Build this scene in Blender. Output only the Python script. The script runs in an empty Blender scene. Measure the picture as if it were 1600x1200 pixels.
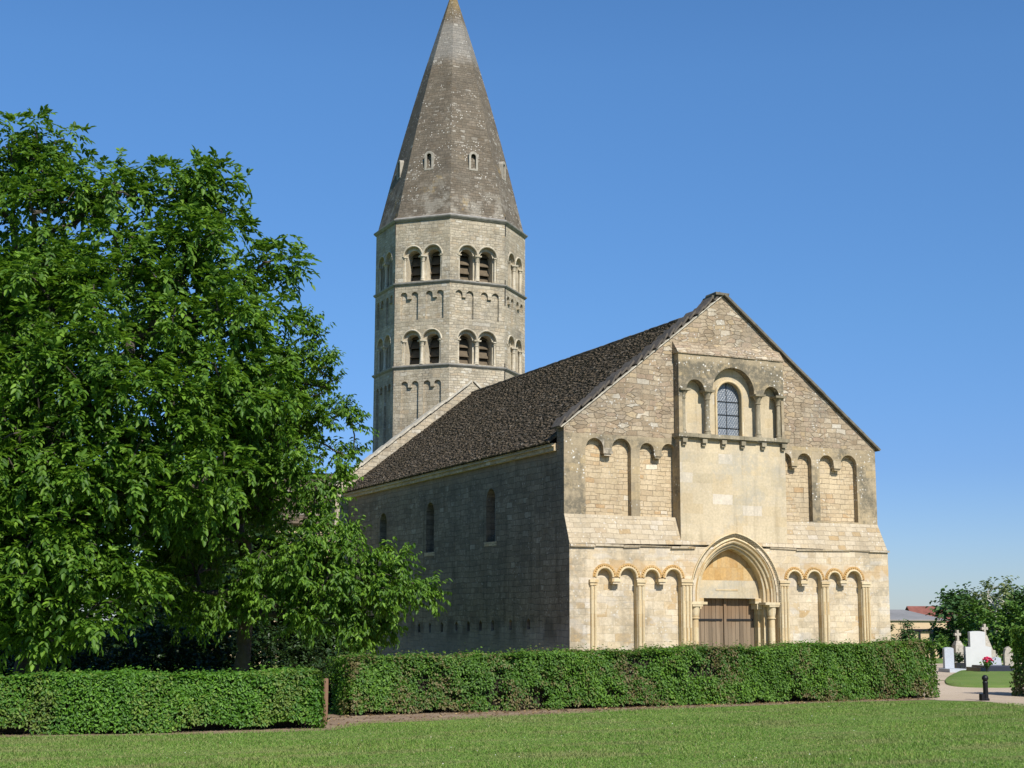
import bpy, math, random
import numpy as np
from mathutils import Vector, Matrix
from mathutils.geometry import tessellate_polygon
R_ = math.radians
sc = bpy.context.scene
COL = sc.collection
rng = np.random.default_rng(7)
random.seed(7)

# ------------------------------------------------------------------ camera
CAM = np.array([-20.384, -40.818, 1.9])
YAW, PITCH, ROLL, FPX = R_(24.498), R_(9.11), R_(0.182), 2299.67
FW = np.array([math.sin(YAW) * math.cos(PITCH), math.cos(YAW) * math.cos(PITCH), math.sin(PITCH)])
RT0 = np.array([math.cos(YAW), -math.sin(YAW), 0.0])
UP0 = np.cross(RT0, FW)
RT = RT0 * math.cos(ROLL) + UP0 * math.sin(ROLL)
UP = -RT0 * math.sin(ROLL) + UP0 * math.cos(ROLL)
cd = bpy.data.cameras.new('camera')
cam = bpy.data.objects.new('camera', cd)
COL.objects.link(cam)
cd.sensor_width = 36.0
cd.lens = 36.0 * FPX / 1600.0
cd.clip_start = 0.1
cd.clip_end = 6000
m4 = Matrix.Identity(4)
for i in range(3):
    m4[i][0], m4[i][1], m4[i][2], m4[i][3] = RT[i], UP[i], -FW[i], CAM[i]
cam.matrix_world = m4
sc.camera = cam

# ------------------------------------------------------------------ light
SUN_AZ, SUN_EL = R_(4.5), R_(43.0)            # azimuth measured from the church axis, towards +x
world = bpy.data.worlds.new('World')
sc.world = world
world.use_nodes = True
wt = world.node_tree
sky = wt.nodes.new('ShaderNodeTexSky')
sky.sky_type = 'NISHITA'
sky.sun_disc = False
sky.sun_elevation = SUN_EL
sky.sun_rotation = math.pi - SUN_AZ
sky.altitude = 200
sky.air_density = 1.0
sky.dust_density = 0.15
sky.ozone_density = 4.0
bg = wt.nodes['Background']
bg.inputs['Strength'].default_value = 0.107
hs = wt.nodes.new('ShaderNodeHueSaturation')
hs.inputs['Saturation'].default_value = 1.17
wt.links.new(sky.outputs['Color'], hs.inputs['Color'])
tcw = wt.nodes.new('ShaderNodeTexCoord')
sxw = wt.nodes.new('ShaderNodeSeparateXYZ')
wt.links.new(tcw.outputs['Generated'], sxw.inputs[0])
rw = wt.nodes.new('ShaderNodeValToRGB')          # clear evening air: cooler towards the horizon
rw.color_ramp.elements[0].position, rw.color_ramp.elements[0].color = 0.0, (0.49, 0.57, 0.80, 1)
rw.color_ramp.elements[1].position, rw.color_ramp.elements[1].color = 0.36, (0.95, 1.0, 1.07, 1)
for p_, c_ in ((0.1, (0.52, 0.60, 0.83, 1)), (0.2, (0.70, 0.78, 0.91, 1))):
    e_ = rw.color_ramp.elements.new(p_)
    e_.color = c_
wt.links.new(sxw.outputs[2], rw.inputs[0])
mxw = wt.nodes.new('ShaderNodeMix')
mxw.data_type, mxw.blend_type = 'RGBA', 'MULTIPLY'
mxw.inputs[0].default_value = 1.0
wt.links.new(hs.outputs['Color'], mxw.inputs[6])
wt.links.new(rw.outputs['Color'], mxw.inputs[7])
wt.links.new(mxw.outputs[2], bg.inputs['Color'])
sl = bpy.data.lights.new('sun', 'SUN')
sl.energy = 5.0
sl.angle = R_(0.53)
sl.color = (1.0, 0.955, 0.885)
sun = bpy.data.objects.new('sun', sl)
COL.objects.link(sun)
sdir = Vector((math.sin(SUN_AZ) * math.cos(SUN_EL), -math.cos(SUN_AZ) * math.cos(SUN_EL), math.sin(SUN_EL)))
sun.rotation_euler = sdir.to_track_quat('Z', 'Y').to_euler()
sun.location = (20, -40, 60)
vs = sc.view_settings
vs.view_transform = 'Standard'
vs.look = 'None'
vs.exposure = 0.36
vs.gamma = 1.0
vs.use_curve_mapping = False


# ------------------------------------------------------------------ node helpers
class NT:
    def __init__(self, name):
        self.m = bpy.data.materials.new(name)
        self.m.use_nodes = True
        self.t = self.m.node_tree
        self.t.nodes.clear()
        self.out = self.t.nodes.new('ShaderNodeOutputMaterial')

    def n(self, typ, ins=None, **kw):
        nd = self.t.nodes.new('ShaderNode' + typ)
        for k, v in kw.items():
            setattr(nd, k, v)
        for k, v in (ins or {}).items():
            self.set(nd.inputs[k], v)
        return nd

    def set(self, sock, v):
        if hasattr(v, 'is_output'):
            self.t.links.new(v, sock)
        else:
            if isinstance(v, (tuple, list)) and len(v) == 3 and sock.type == 'RGBA':
                v = (*v, 1)
            sock.default_value = v

    def math(self, op, a, b=0.0, c=None, clamp=False):
        nd = self.n('Math', {0: a, 1: b}, operation=op, use_clamp=clamp)
        if c is not None:
            self.set(nd.inputs[2], c)
        return nd.outputs[0]

    def mix(self, f, a, b, blend='MIX'):
        nd = self.n('Mix', data_type='RGBA', blend_type=blend)
        self.set(nd.inputs[0], f)
        self.set(nd.inputs[6], a)
        self.set(nd.inputs[7], b)
        return nd.outputs[2]

    def ramp(self, f, stops, interp='LINEAR'):
        nd = self.n('ValToRGB')
        cr = nd.color_ramp
        cr.interpolation = interp
        while len(cr.elements) < len(stops):
            cr.elements.new(0.5)
        for e, (p, c) in zip(cr.elements, stops):
            e.position = p
            e.color = (*c, 1) if len(c) == 3 else c
        self.set(nd.inputs[0], f)
        return nd.outputs[0]

    def step(self, v, a, b):
        nd = self.n('MapRange', {0: v, 1: a, 2: b, 3: 0.0, 4: 1.0}, interpolation_type='SMOOTHSTEP')
        return nd.outputs[0]

    def noise(self, vec, scale, detail=4, rough=0.55, col=False):
        nd = self.n('TexNoise', {'Vector': vec, 'Scale': scale, 'Detail': detail, 'Roughness': rough})
        return nd.outputs['Color' if col else 'Fac']

    def vmul(self, v, s):
        return self.n('VectorMath', {0: v, 1: s}, operation='MULTIPLY').outputs[0]

    def vadd(self, a, b):
        return self.n('VectorMath', {0: a, 1: b}, operation='ADD').outputs[0]

    def obj(self):
        return self.n('TexCoord').outputs['Object']

    def uv(self):
        return self.n('TexCoord').outputs['UV']

    def principled(self, col, rough=0.9, bump=None, bstr=0.5, bdist=0.02, spec=0.25, metal=0.0):
        p = self.n('BsdfPrincipled')
        self.set(p.inputs['Base Color'], col)
        self.set(p.inputs['Roughness'], rough)
        self.set(p.inputs['Metallic'], metal)
        self.set(p.inputs['Specular IOR Level'], spec)
        if bump is not None:
            b = self.n('Bump', {'Height': bump, 'Strength': bstr, 'Distance': bdist})
            self.t.links.new(b.outputs[0], p.inputs['Normal'])
        self.t.links.new(p.outputs[0], self.out.inputs[0])
        return self.m


def stone(name, pal, bw=0.4, bh=0.2, mortar=(0.3, 0.25, 0.17), msize=0.012, mfac=0.8, warp=0.05, two=None, stain=(0.12, 0.11, 0.09),
          stain_amt=0.4, stain_lo=0.5, specks=0.5, zone=None, bump=0.6, streak=0.3, extra=None, tint=0.25, vor=None, mlo=0.35):
    """masonry: random colour per stone, joints, grey weathering and pale lichen flecks"""
    t = NT(name)
    uv, ob = t.uv(), t.obj()
    w = t.noise(uv, 1.7, 3, 0.6, col=True)
    w = t.n('VectorMath', {0: w, 1: (0.5, 0.5, 0.5)}, operation='SUBTRACT').outputs[0]
    w2 = t.noise(uv, 9.0, 2, 0.5, col=True)
    w2 = t.n('VectorMath', {0: w2, 1: (0.5, 0.5, 0.5)}, operation='SUBTRACT').outputs[0]
    v = t.vadd(t.vadd(uv, t.vmul(w, (warp * 3.0, warp * 2.0, 0))), t.vmul(w2, (warp * 0.6, warp * 0.6, 0)))

    def brick(bw, bh, off):
        b = t.n('TexBrick', {'Vector': t.vadd(v, (off, off * 1.7, 0)), 'Color1': (0, 0, 0), 'Color2': (1, 1, 1), 'Mortar': (0.5, 0.5, 0.5), 'Scale': 1.0,
                             'Mortar Size': msize, 'Mortar Smooth': 0.4, 'Bias': 0.0, 'Brick Width': bw, 'Row Height': bh})
        b.offset = 0.5
        b.squash = 0.72
        b.squash_frequency = 3
        return b.outputs['Color'], b.outputs['Fac']
    if vor:
        vv = t.vmul(v, (vor[0], vor[1], 0))
        va = t.n('TexVoronoi', {'Vector': vv, 'Scale': 1.0, 'Randomness': vor[2]}, voronoi_dimensions='2D')
        vb = t.n('TexVoronoi', {'Vector': vv, 'Scale': 1.0, 'Randomness': vor[2]}, voronoi_dimensions='2D', feature='DISTANCE_TO_EDGE')
        c = t.n('SeparateXYZ', {0: va.outputs['Color']}).outputs[0]
        f = t.math('SUBTRACT', 1.0, t.step(vb.outputs['Distance'], 0.02, 0.085))
    else:
        c, f = brick(bw, bh, 0.0)
    if two:
        c2, f2 = brick(two[0], two[1], 3.37)
        mk = t.step(t.noise(ob, 0.9, 1), 0.47, 0.53)
        c = t.mix(mk, c, c2)
        f = t.n('Mix', {0: mk, 2: f, 3: f2}).outputs[0]
    col = t.ramp(c, pal)
    fine = t.noise(ob, 14.0, 5, 0.7)
    big = t.noise(ob, 0.8, 4, 0.6)
    col = t.mix(1.0, col, t.ramp(fine, [(0.25, (1 - tint * 1.3,) * 3), (0.75, (1 + tint * 0.8,) * 3)]), 'MULTIPLY')
    col = t.mix(1.0, col, t.ramp(big, [(0.3, (1 - tint, 1 - tint * 1.05, 1 - tint * 1.15)), (0.7, (1.08, 1.07, 1.04))]), 'MULTIPLY')
    mnz = t.math('MULTIPLY', f, t.ramp(t.noise(ob, 2.3, 3), [(0.35, (mlo,) * 3), (0.65, (1,) * 3)]))
    col = t.mix(t.math('MULTIPLY', mnz, mfac), col, mortar)
    # weathering
    st = t.noise(t.vadd(ob, (5.1, 3.3, 1.7)), 0.75, 6, 0.68)
    if zone:
        zc = t.n('SeparateXYZ', {0: ob})
        zz = None
        for (ax, lo, hi, soft, amt) in zone:
            s = zc.outputs[ax]
            a = t.math('MULTIPLY', t.step(s, lo - soft, lo + soft), t.math('SUBTRACT', 1.0, t.step(s, hi - soft, hi + soft)))
            a = t.math('MULTIPLY', a, amt)
            zz = a if zz is None else t.math('MAXIMUM', zz, a)
        st = t.math('ADD', st, zz)
    sm = t.step(st, stain_lo, stain_lo + 0.16)
    fine2 = t.step(t.noise(ob, 6.0, 5, 0.75), 0.32, 0.56)
    col = t.mix(t.math('MULTIPLY', t.math('MULTIPLY', sm, fine2), stain_amt), col, stain)
    # vertical rain streaks
    sv = t.noise(t.vmul(ob, (2.6, 2.6, 0.22)), 1.0, 4, 0.65)
    col = t.mix(t.math('MULTIPLY', t.step(sv, 0.5, 0.68), streak), col, t.mix(1.0, col, (0.5, 0.48, 0.45), 'MULTIPLY'))
    vo = t.n('TexVoronoi', {'Vector': ob, 'Scale': 8.0})
    sp = t.math('MULTIPLY', t.math('SUBTRACT', 1.0, t.step(vo.outputs['Distance'], 0.16, 0.27)), t.step(t.noise(ob, 1.3, 3), 0.47, 0.6))
    col = t.mix(t.math('MULTIPLY', sp, specks), col, (0.6, 0.57, 0.5))
    if extra:
        col = extra(t, ob, col)
    h = t.math('ADD', t.math('MULTIPLY', f, -1.0), t.math('MULTIPLY', fine, 0.55))
    h = t.math('ADD', h, t.math('MULTIPLY', c, 0.35))
    return t.principled(col, 0.92, h, bump, 0.025, 0.15)


CREAM = [(0.0, (0.490, 0.402, 0.275)), (0.3, (0.560, 0.465, 0.323)), (0.62, (0.600, 0.510, 0.371)), (0.84, (0.560, 0.456, 0.304)), (0.93, (0.470, 0.338, 0.183)), (1.0, (0.660, 0.598, 0.491))]
M = {}


def ashlar_extra(t, ob, col):
    s = t.n('SeparateXYZ', {0: ob})
    zz = t.math('ADD', s.outputs[2], t.math('MULTIPLY', t.math('SUBTRACT', t.noise(ob, 1.6, 2), 0.5), 0.5))
    b = t.math('MULTIPLY', t.step(zz, 3.2, 3.35), t.math('SUBTRACT', 1.0, t.step(zz, 3.7, 3.85)))
    b = t.math('MULTIPLY', b, t.step(t.noise(t.vmul(ob, (1.6, 1, 3)), 1.0, 1), 0.47, 0.56))
    col = t.mix(t.math('MULTIPLY', b, 0.55), col, (0.46, 0.31, 0.15))
    g = t.step(t.noise(t.vadd(t.vmul(ob, (1.2, 1, 2.4)), (7, 0, 3)), 1.0, 2), 0.56, 0.64)
    return t.mix(t.math('MULTIPLY', g, 0.3), col, (0.5, 0.48, 0.44))


M['ashlar'] = stone('cream_ashlar', CREAM, 0.55, 0.25, (0.30, 0.24, 0.16), 0.007, 0.75, 0.03, two=(0.42, 0.19), stain=(0.24, 0.21, 0.155), stain_amt=0.6, stain_lo=0.52, specks=0.6,
                    zone=[(0, -0.6, 0.65, 0.12, 0.16), (0, 11.5, 12.4, 0.15, 0.06)], streak=0.25, bump=0.4, tint=0.18, extra=ashlar_extra)
M['batter'] = stone('battered_ashlar', [(p, tuple(x * .82 for x in c)) for p, c in CREAM], 0.42, 0.17, (0.18, 0.14, 0.095), 0.010, 0.85, 0.05, stain=(0.3, 0.26, 0.19), stain_amt=0.5, stain_lo=0.56, specks=0.5, streak=0.2, bump=0.5, tint=0.18)
M['panelstone'] = stone('smooth_panel_stone', [(0, (0.480, 0.402, 0.268)), (0.5, (0.550, 0.461, 0.316)), (0.9, (0.520, 0.421, 0.268)), (1, (0.600, 0.539, 0.441))], 0.75, 0.33, (0.42, 0.35, 0.24),
                        0.005, 0.4, 0.01, stain=(0.37, 0.34, 0.27), stain_amt=0.7, stain_lo=0.48, specks=0.15, streak=0.35, bump=0.25, tint=0.16)
M['weathered'] = stone('weathered_arcade_stone', [(0, (0.330, 0.270, 0.178)), (0.5, (0.400, 0.328, 0.219)), (0.85, (0.420, 0.328, 0.192)), (1, (0.500, 0.441, 0.355))], 0.55, 0.27, (0.3, 0.25, 0.17), 0.006, 0.5, 0.02,
                       stain=(0.115, 0.105, 0.078), stain_amt=0.82, stain_lo=0.50, specks=1.0,
                       zone=[(2, 9.15, 10.2, 0.15, 0.34), (0, -0.5, 0.7, 0.1, 0.08), (0, 11.3, 12.3, 0.15, 0.10), (2, 6.95, 7.75, 0.12, 0.05)], streak=0.25, bump=0.45, tint=0.2)
M['recess'] = stone('coursed_recess_stone', [(0, (0.470, 0.363, 0.230)), (0.4, (0.560, 0.451, 0.298)), (0.8, (0.530, 0.421, 0.268)), (0.92, (0.460, 0.314, 0.172)), (1, (0.640, 0.568, 0.441))], 0.34, 0.125, (0.15, 0.115, 0.075),
                    0.010, 0.9, 0.055, two=(0.42, 0.17), stain=(0.36, 0.31, 0.23), stain_amt=0.45, stain_lo=0.54, specks=0.3, streak=0.25, bump=0.6, tint=0.18)
M['rubble'] = stone('gable_rubble', [(0, (0.300, 0.230, 0.154)), (0.25, (0.375, 0.299, 0.206)), (0.5, (0.430, 0.353, 0.250)), (0.7, (0.360, 0.270, 0.192)), (0.85, (0.450, 0.348, 0.216)), (1, (0.550, 0.500, 0.412))], 0.36, 0.15,
                    (0.15, 0.118, 0.078), 0.014, 0.6, 0.09, two=(0.42, 0.17), vor=(2.9, 7.8, 0.75), stain=(0.2, 0.18, 0.145), stain_amt=0.5, stain_lo=0.5, specks=0.7, streak=0.25, bump=0.9, tint=0.25,
                    zone=[(0, 8.9, 9.9, 0.4, 0.1)])
M['tower'] = stone('tower_rubble', [(0, (0.37, 0.315, 0.225)), (0.3, (0.45, 0.395, 0.295)), (0.6, (0.52, 0.455, 0.345)), (0.85, (0.44, 0.36, 0.25)), (1, (0.58, 0.54, 0.45))], 0.30, 0.12,
                   (0.2, 0.175, 0.135), 0.012, 0.8, 0.08, two=(0.46, 0.18), stain=(0.17, 0.155, 0.125), stain_amt=0.55, stain_lo=0.48, specks=0.4, streak=0.3, bump=0.8, tint=0.22)
M['towerash'] = stone('tower_dressed_stone', [(0, (0.47, 0.41, 0.3)), (0.5, (0.53, 0.465, 0.35)), (1, (0.57, 0.52, 0.42))], 0.4, 0.28, (0.3, 0.26, 0.2), 0.006, 0.5, 0.015,
                      stain=(0.22, 0.2, 0.16), stain_amt=0.5, stain_lo=0.5, specks=0.3, streak=0.3, bump=0.4, tint=0.2)


def spire_extra(t, ob, col):
    z = t.n('SeparateXYZ', {0: ob}).outputs[2]
    nz = t.noise(ob, 1.1, 4, 0.7)
    zz = t.math('ADD', z, t.math('MULTIPLY', t.math('SUBTRACT', nz, 0.5), 1.2))
    band = t.math('MULTIPLY', t.step(zz, 29.0, 29.8), t.math('SUBTRACT', 1.0, t.step(zz, 31.3, 31.9)))
    col = t.mix(t.math('MULTIPLY', band, 0.42), col, t.mix(t.noise(ob, 5, 3), (0.2, 0.19, 0.17), (0.42, 0.41, 0.38)))
    tip = t.step(zz, 31.8, 33.0)
    col = t.mix(t.math('MULTIPLY', tip, 0.5), col, (0.3, 0.2, 0.06))
    gold = t.math('MULTIPLY', t.step(t.noise(ob, 0.9, 4, 0.7), 0.58, 0.7), t.math('SUBTRACT', 1.0, t.step(z, 23.4, 24.2)))
    col = t.mix(t.math('MULTIPLY', gold, 0.55), col, (0.33, 0.22, 0.075))
    pale = t.math('MULTIPLY', t.step(t.noise(t.vadd(ob, (9, 2, 4)), 1.2, 4, 0.7), 0.47, 0.62), t.math('SUBTRACT', 1.0, t.step(zz, 21.6, 23.4)))
    col = t.mix(t.math('MULTIPLY', pale, 0.45), col, (0.36, 0.33, 0.27))
    return col


M['spire'] = stone('spire_stone', [(0, (0.135, 0.112, 0.083)), (0.4, (0.175, 0.148, 0.112)), (0.75, (0.2, 0.165, 0.125)), (0.9, (0.15, 0.12, 0.085)), (1, (0.36, 0.33, 0.28))], 0.26, 0.12, (0.11, 0.095, 0.075),
                   0.010, 0.6, 0.05, two=(0.36, 0.16), stain=(0.11, 0.095, 0.075), stain_amt=0.45, stain_lo=0.46, specks=0.85, streak=0.15, bump=0.9, extra=spire_extra, tint=0.25)


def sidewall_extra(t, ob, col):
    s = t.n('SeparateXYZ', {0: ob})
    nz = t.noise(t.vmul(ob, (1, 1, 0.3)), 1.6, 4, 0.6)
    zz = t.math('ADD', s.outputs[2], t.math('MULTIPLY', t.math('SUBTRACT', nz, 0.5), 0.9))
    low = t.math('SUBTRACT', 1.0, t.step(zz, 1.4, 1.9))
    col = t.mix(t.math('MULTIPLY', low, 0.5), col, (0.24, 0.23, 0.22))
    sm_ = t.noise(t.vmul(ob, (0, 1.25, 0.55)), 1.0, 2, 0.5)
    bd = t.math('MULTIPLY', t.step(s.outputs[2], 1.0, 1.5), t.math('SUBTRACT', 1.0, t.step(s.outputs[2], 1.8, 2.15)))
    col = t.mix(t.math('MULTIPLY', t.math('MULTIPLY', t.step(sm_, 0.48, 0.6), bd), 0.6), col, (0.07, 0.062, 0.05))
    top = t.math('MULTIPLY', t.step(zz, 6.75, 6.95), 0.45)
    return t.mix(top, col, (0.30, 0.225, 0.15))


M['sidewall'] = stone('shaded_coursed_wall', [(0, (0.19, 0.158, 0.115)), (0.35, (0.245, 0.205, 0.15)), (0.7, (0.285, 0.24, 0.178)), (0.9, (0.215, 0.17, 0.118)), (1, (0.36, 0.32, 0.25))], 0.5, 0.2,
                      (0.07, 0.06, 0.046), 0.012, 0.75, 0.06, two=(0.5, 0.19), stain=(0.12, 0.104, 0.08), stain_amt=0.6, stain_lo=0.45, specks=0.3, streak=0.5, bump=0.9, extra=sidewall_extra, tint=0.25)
M['orange'] = stone('orange_carved_stone', [(0, (0.442, 0.264, 0.098)), (0.5, (0.499, 0.317, 0.128)), (1, (0.557, 0.396, 0.195))], 0.22, 0.6, (0.38, 0.26, 0.13), 0.005, 0.4, 0.02, stain=(0.4, 0.3, 0.17),
                    stain_amt=0.4, specks=0.1, streak=0.1, bump=0.5, tint=0.2)
M['moulding'] = stone('cream_moulded_stone', [(0, (0.54, 0.42, 0.24)), (0.6, (0.62, 0.52, 0.34)), (0.85, (0.5, 0.35, 0.17)), (1, (0.64, 0.56, 0.4))], 0.35, 0.42, (0.42, 0.34, 0.2), 0.005, 0.4, 0.01,
                      stain=(0.42, 0.35, 0.24), stain_amt=0.4, specks=0.1, streak=0.15, bump=0.3, tint=0.14)
M['grimy'] = stone('grey_weathered_moulding', [(0, (0.27, 0.235, 0.16)), (1, (0.38, 0.33, 0.235))], 0.5, 0.5, (0.25, 0.2, 0.14), 0.003, 0.2, 0.02, stain=(0.15, 0.135, 0.095), stain_amt=0.8, stain_lo=0.44,
                   specks=0.6, streak=0.4, bump=0.5, tint=0.25)


def hood_mat():
    t = NT('diapered_hood_stone')
    uv, ob = t.uv(), t.obj()
    vo = t.n('TexVoronoi', {'Vector': t.vmul(ob, (1, 0.01, 1)), 'Scale': 17.0})
    vo.inputs['Randomness'].default_value = 0.25
    d = t.step(vo.outputs['Distance'], 0.22, 0.42)
    col = t.mix(d, (0.4, 0.335, 0.22), (0.15, 0.12, 0.08))
    col = t.mix(t.math('MULTIPLY', t.noise(ob, 3, 4), 0.5), col, (0.5, 0.42, 0.27))
    return t.principled(col, 0.9, t.math('MULTIPLY', d, -1.0), 1.0, 0.02, 0.15)


M['hood'] = hood_mat()


def simple(name, col, rough=0.8, var=0.25, scale=8.0, bump=0.3, spec=0.25, metal=0.0, bdist=0.01):
    t = NT(name)
    ob = t.obj()
    nz = t.noise(ob, scale, 5, 0.65)
    c = t.mix(1.0, col, t.ramp(nz, [(0.25, (1 - var,) * 3), (0.75, (1 + var,) * 3)]), 'MULTIPLY')
    return t.principled(c, rough, nz, bump, bdist, spec, metal)


M['lead'] = simple('grey_stone_string', (0.25, 0.235, 0.205), 0.6, 0.35, 4)
M['iron'] = simple('black_iron', (0.02, 0.019, 0.018), 0.5, 0.3, 20)
M['louvre'] = simple('brown_louvre_boards', (0.11, 0.085, 0.055), 0.85, 0.3, 6)
M['dark'] = simple('dark_interior', (0.015, 0.013, 0.012), 0.95, 0.2, 3)
M['coping'] = simple('lichened_coping_slate', (0.13, 0.115, 0.085), 0.9, 0.5, 5, 0.6)
M['lucarne'] = simple('grey_lucarne_stone', (0.32, 0.29, 0.235), 0.9, 0.35, 6, 0.6)
M['tileslab'] = simple('dark_flat_stone_slabs', (0.10, 0.085, 0.068), 0.9, 0.5, 7, 0.6)
M['copingpale'] = simple('pale_coping_stone', (0.43, 0.39, 0.31), 0.9, 0.35, 6, 0.6)


def tile_mat(name, base, pale=(0.2, 0.175, 0.14)):
    t = NT(name)
    ob = t.obj()
    g = t.n('NewGeometry').outputs['Random Per Island']
    c = t.ramp(g, [(0.0, tuple(x * 0.6 for x in base)), (0.4, tuple(x * 0.92 for x in base)), (0.75, tuple(x * 1.25 for x in base)), (0.94, (base[0] * 1.6, base[1] * 1.5, base[2] * 1.4)), (0.985, pale)])
    nz = t.noise(ob, 0.5, 5, 0.7)
    c = t.mix(t.math('MULTIPLY', t.step(nz, 0.5, 0.7), 0.35), c, (0.085, 0.07, 0.04))
    c = t.mix(1.0, c, t.ramp(t.noise(ob, 18, 4, 0.7), [(0.25, (0.72,) * 3), (0.75, (1.25,) * 3)]), 'MULTIPLY')
    return t.principled(c, 0.92, t.noise(ob, 25, 4), 0.5, 0.01, 0.12)


M['tiles'] = tile_mat('dark_stone_roof_tiles', (0.1, 0.08, 0.056))


def wood_mat(name, c1, c2, topz=None):
    t = NT(name)
    ob = t.obj()
    gr = t.noise(t.vmul(ob, (22, 22, 1.1)), 1.0, 5, 0.7)
    isl = t.n('NewGeometry').outputs['Random Per Island']
    c = t.mix(gr, c1, c2)
    c = t.mix(1.0, c, t.ramp(isl, [(0, (0.7,) * 3), (1, (1.3,) * 3)]), 'MULTIPLY')
    if topz:
        z = t.n('SeparateXYZ', {0: ob}).outputs[2]
        zz = t.math('ADD', z, t.math('MULTIPLY', t.math('SUBTRACT', t.noise(t.vmul(ob, (6, 6, 0.6)), 1.0, 3), 0.5), 1.1))
        c = t.mix(t.math('MULTIPLY', t.step(zz, topz - 0.9, topz + .1), 0.6), c, (0.2, 0.115, 0.055))
    return t.principled(c, 0.8, gr, 0.6, 0.006, 0.2)


M['door'] = wood_mat('weathered_oak_door', (0.085, 0.06, 0.038), (0.28, 0.21, 0.14), 2.35)
M['post'] = wood_mat('brown_post_wood', (0.11, 0.06, 0.034), (0.23, 0.135, 0.08))


def glass_mat():
    t = NT('leaded_diamond_glass')
    uv, ob = t.uv(), t.obj()
    s = t.n('SeparateXYZ', {0: ob})
    u = t.math('ADD', s.outputs[0], t.math('MULTIPLY', s.outputs[1], 0.6))
    a = t.math('FRACT', t.math('MULTIPLY', t.math('ADD', t.math('MULTIPLY', u, 1.45), s.outputs[2]), 7.0))
    b = t.math('FRACT', t.math('MULTIPLY', t.math('SUBTRACT', t.math('MULTIPLY', u, 1.45), s.outputs[2]), 7.0))
    ia = t.math('MINIMUM', a, t.math('SUBTRACT', 1.0, a))
    ib = t.math('MINIMUM', b, t.math('SUBTRACT', 1.0, b))
    line = t.math('SUBTRACT', 1.0, t.step(t.math('MINIMUM', ia, ib), 0.07, 0.15))
    nz = t.noise(ob, 9, 3)
    c = t.mix(nz, (0.085, 0.1, 0.12), (0.17, 0.19, 0.215))
    c = t.mix(line, c, (0.215, 0.235, 0.25))
    r = t.math('ADD', 0.2, t.math('MULTIPLY', line, 0.4))
    return t.principled(c, r, t.math('ADD', line, t.math('MULTIPLY', nz, 0.4)), 0.5, 0.01, 0.5)


M['glass'] = glass_mat()


def leaf_mat(name, lo, mid, hi, trans=(0.12, 0.22, 0.02), tamt=0.3, brown=None, brown_amt=0.0, rough=0.42):
    t = NT(name)
    ob = t.obj()
    g = t.n('NewGeometry').outputs['Random Per Island']
    c = t.ramp(g, [(0.0, lo), (0.45, mid), (0.9, hi), (1.0, tuple(min(1, x * 1.35) for x in hi))])
    c = t.mix(1.0, c, t.ramp(t.noise(ob, 0.9, 3), [(0.3, (0.72, 0.78, 0.75)), (0.7, (1.22, 1.15, 0.95))]), 'MULTIPLY')
    if brown:
        zb_ = t.n('SeparateXYZ', {0: ob}).outputs[2]
        f = t.math('ADD', t.noise(ob, 1.1, 4, 0.65), t.math('MULTIPLY', g, 0.22))
        f = t.math('ADD', f, t.math('MULTIPLY', t.math('SUBTRACT', 1.0, t.step(zb_, 0.0, 0.6)), 0.04))
        f = t.math('MULTIPLY', t.step(f, 0.655, 0.76), brown_amt)
        c = t.mix(f, c, brown)
    p = t.n('BsdfPrincipled', {'Base Color': c, 'Roughness': rough, 'Specular IOR Level': 0.35})
    tr = t.n('BsdfTranslucent', {'Color': t.mix(0.55, c, trans)})
    mx = t.n('MixShader', {0: tamt, 1: p.outputs[0], 2: tr.outputs[0]})
    t.t.links.new(mx.outputs[0], t.out.inputs[0])
    return t.m


M['walnut'] = leaf_mat('walnut_leaves', (0.038, 0.096, 0.009), (0.078, 0.172, 0.015), (0.135, 0.245, 0.025), trans=(0.2, 0.36, 0.02), tamt=.36, rough=0.55)
M['cherry'] = leaf_mat('cherry_leaves', (0.04, 0.1, 0.009), (0.08, 0.175, 0.015), (0.135, 0.25, 0.025), trans=(0.2, 0.36, 0.02), tamt=.36, rough=0.52)
M['hedgeleft'] = leaf_mat('hornbeam_hedge_leaves', (0.036, 0.105, 0.008), (0.062, 0.165, 0.012), (0.105, 0.235, 0.02), trans=(0.22, 0.4, 0.02), brown=(0.2, 0.12, 0.05), brown_amt=0.3, rough=.55)
M['hedgemid'] = leaf_mat('mixed_hedge_leaves', (0.038, 0.1, 0.009), (0.066, 0.155, 0.014), (0.115, 0.225, 0.025), trans=(0.22, 0.38, 0.02), rough=.55, brown=(0.17, 0.115, 0.055), brown_amt=0.85)
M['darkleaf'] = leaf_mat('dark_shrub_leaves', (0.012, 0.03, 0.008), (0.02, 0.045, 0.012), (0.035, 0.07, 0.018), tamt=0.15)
M['fardark'] = leaf_mat('far_dark_leaves', (0.03, 0.072, 0.02), (0.045, 0.105, 0.028), (0.07, 0.14, 0.035), tamt=0.15, rough=0.6)
M['farmid'] = leaf_mat('far_mid_leaves', (0.055, 0.125, 0.018), (0.085, 0.175, 0.026), (0.125, 0.23, 0.035), tamt=0.2, rough=0.6)
M['farpale'] = leaf_mat('far_pale_leaves', (0.1, 0.14, 0.055), (0.14, 0.18, 0.075), (0.2, 0.23, 0.1), tamt=0.25, rough=0.6)
M['dryleaf'] = leaf_mat('dry_brown_leaves', (0.1, 0.06, 0.03), (0.2, 0.13, 0.06), (0.33, 0.24, 0.12), trans=(.3, .2, .08), tamt=.15, rough=.8)
M['bark'] = simple('grey_brown_bark', (0.075, 0.062, 0.048), 0.95, 0.4, 9, 0.9, bdist=0.03)
M['palebark'] = simple('pale_bark', (0.4, 0.37, 0.31), 0.9, 0.3, 6, 0.4)
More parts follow.
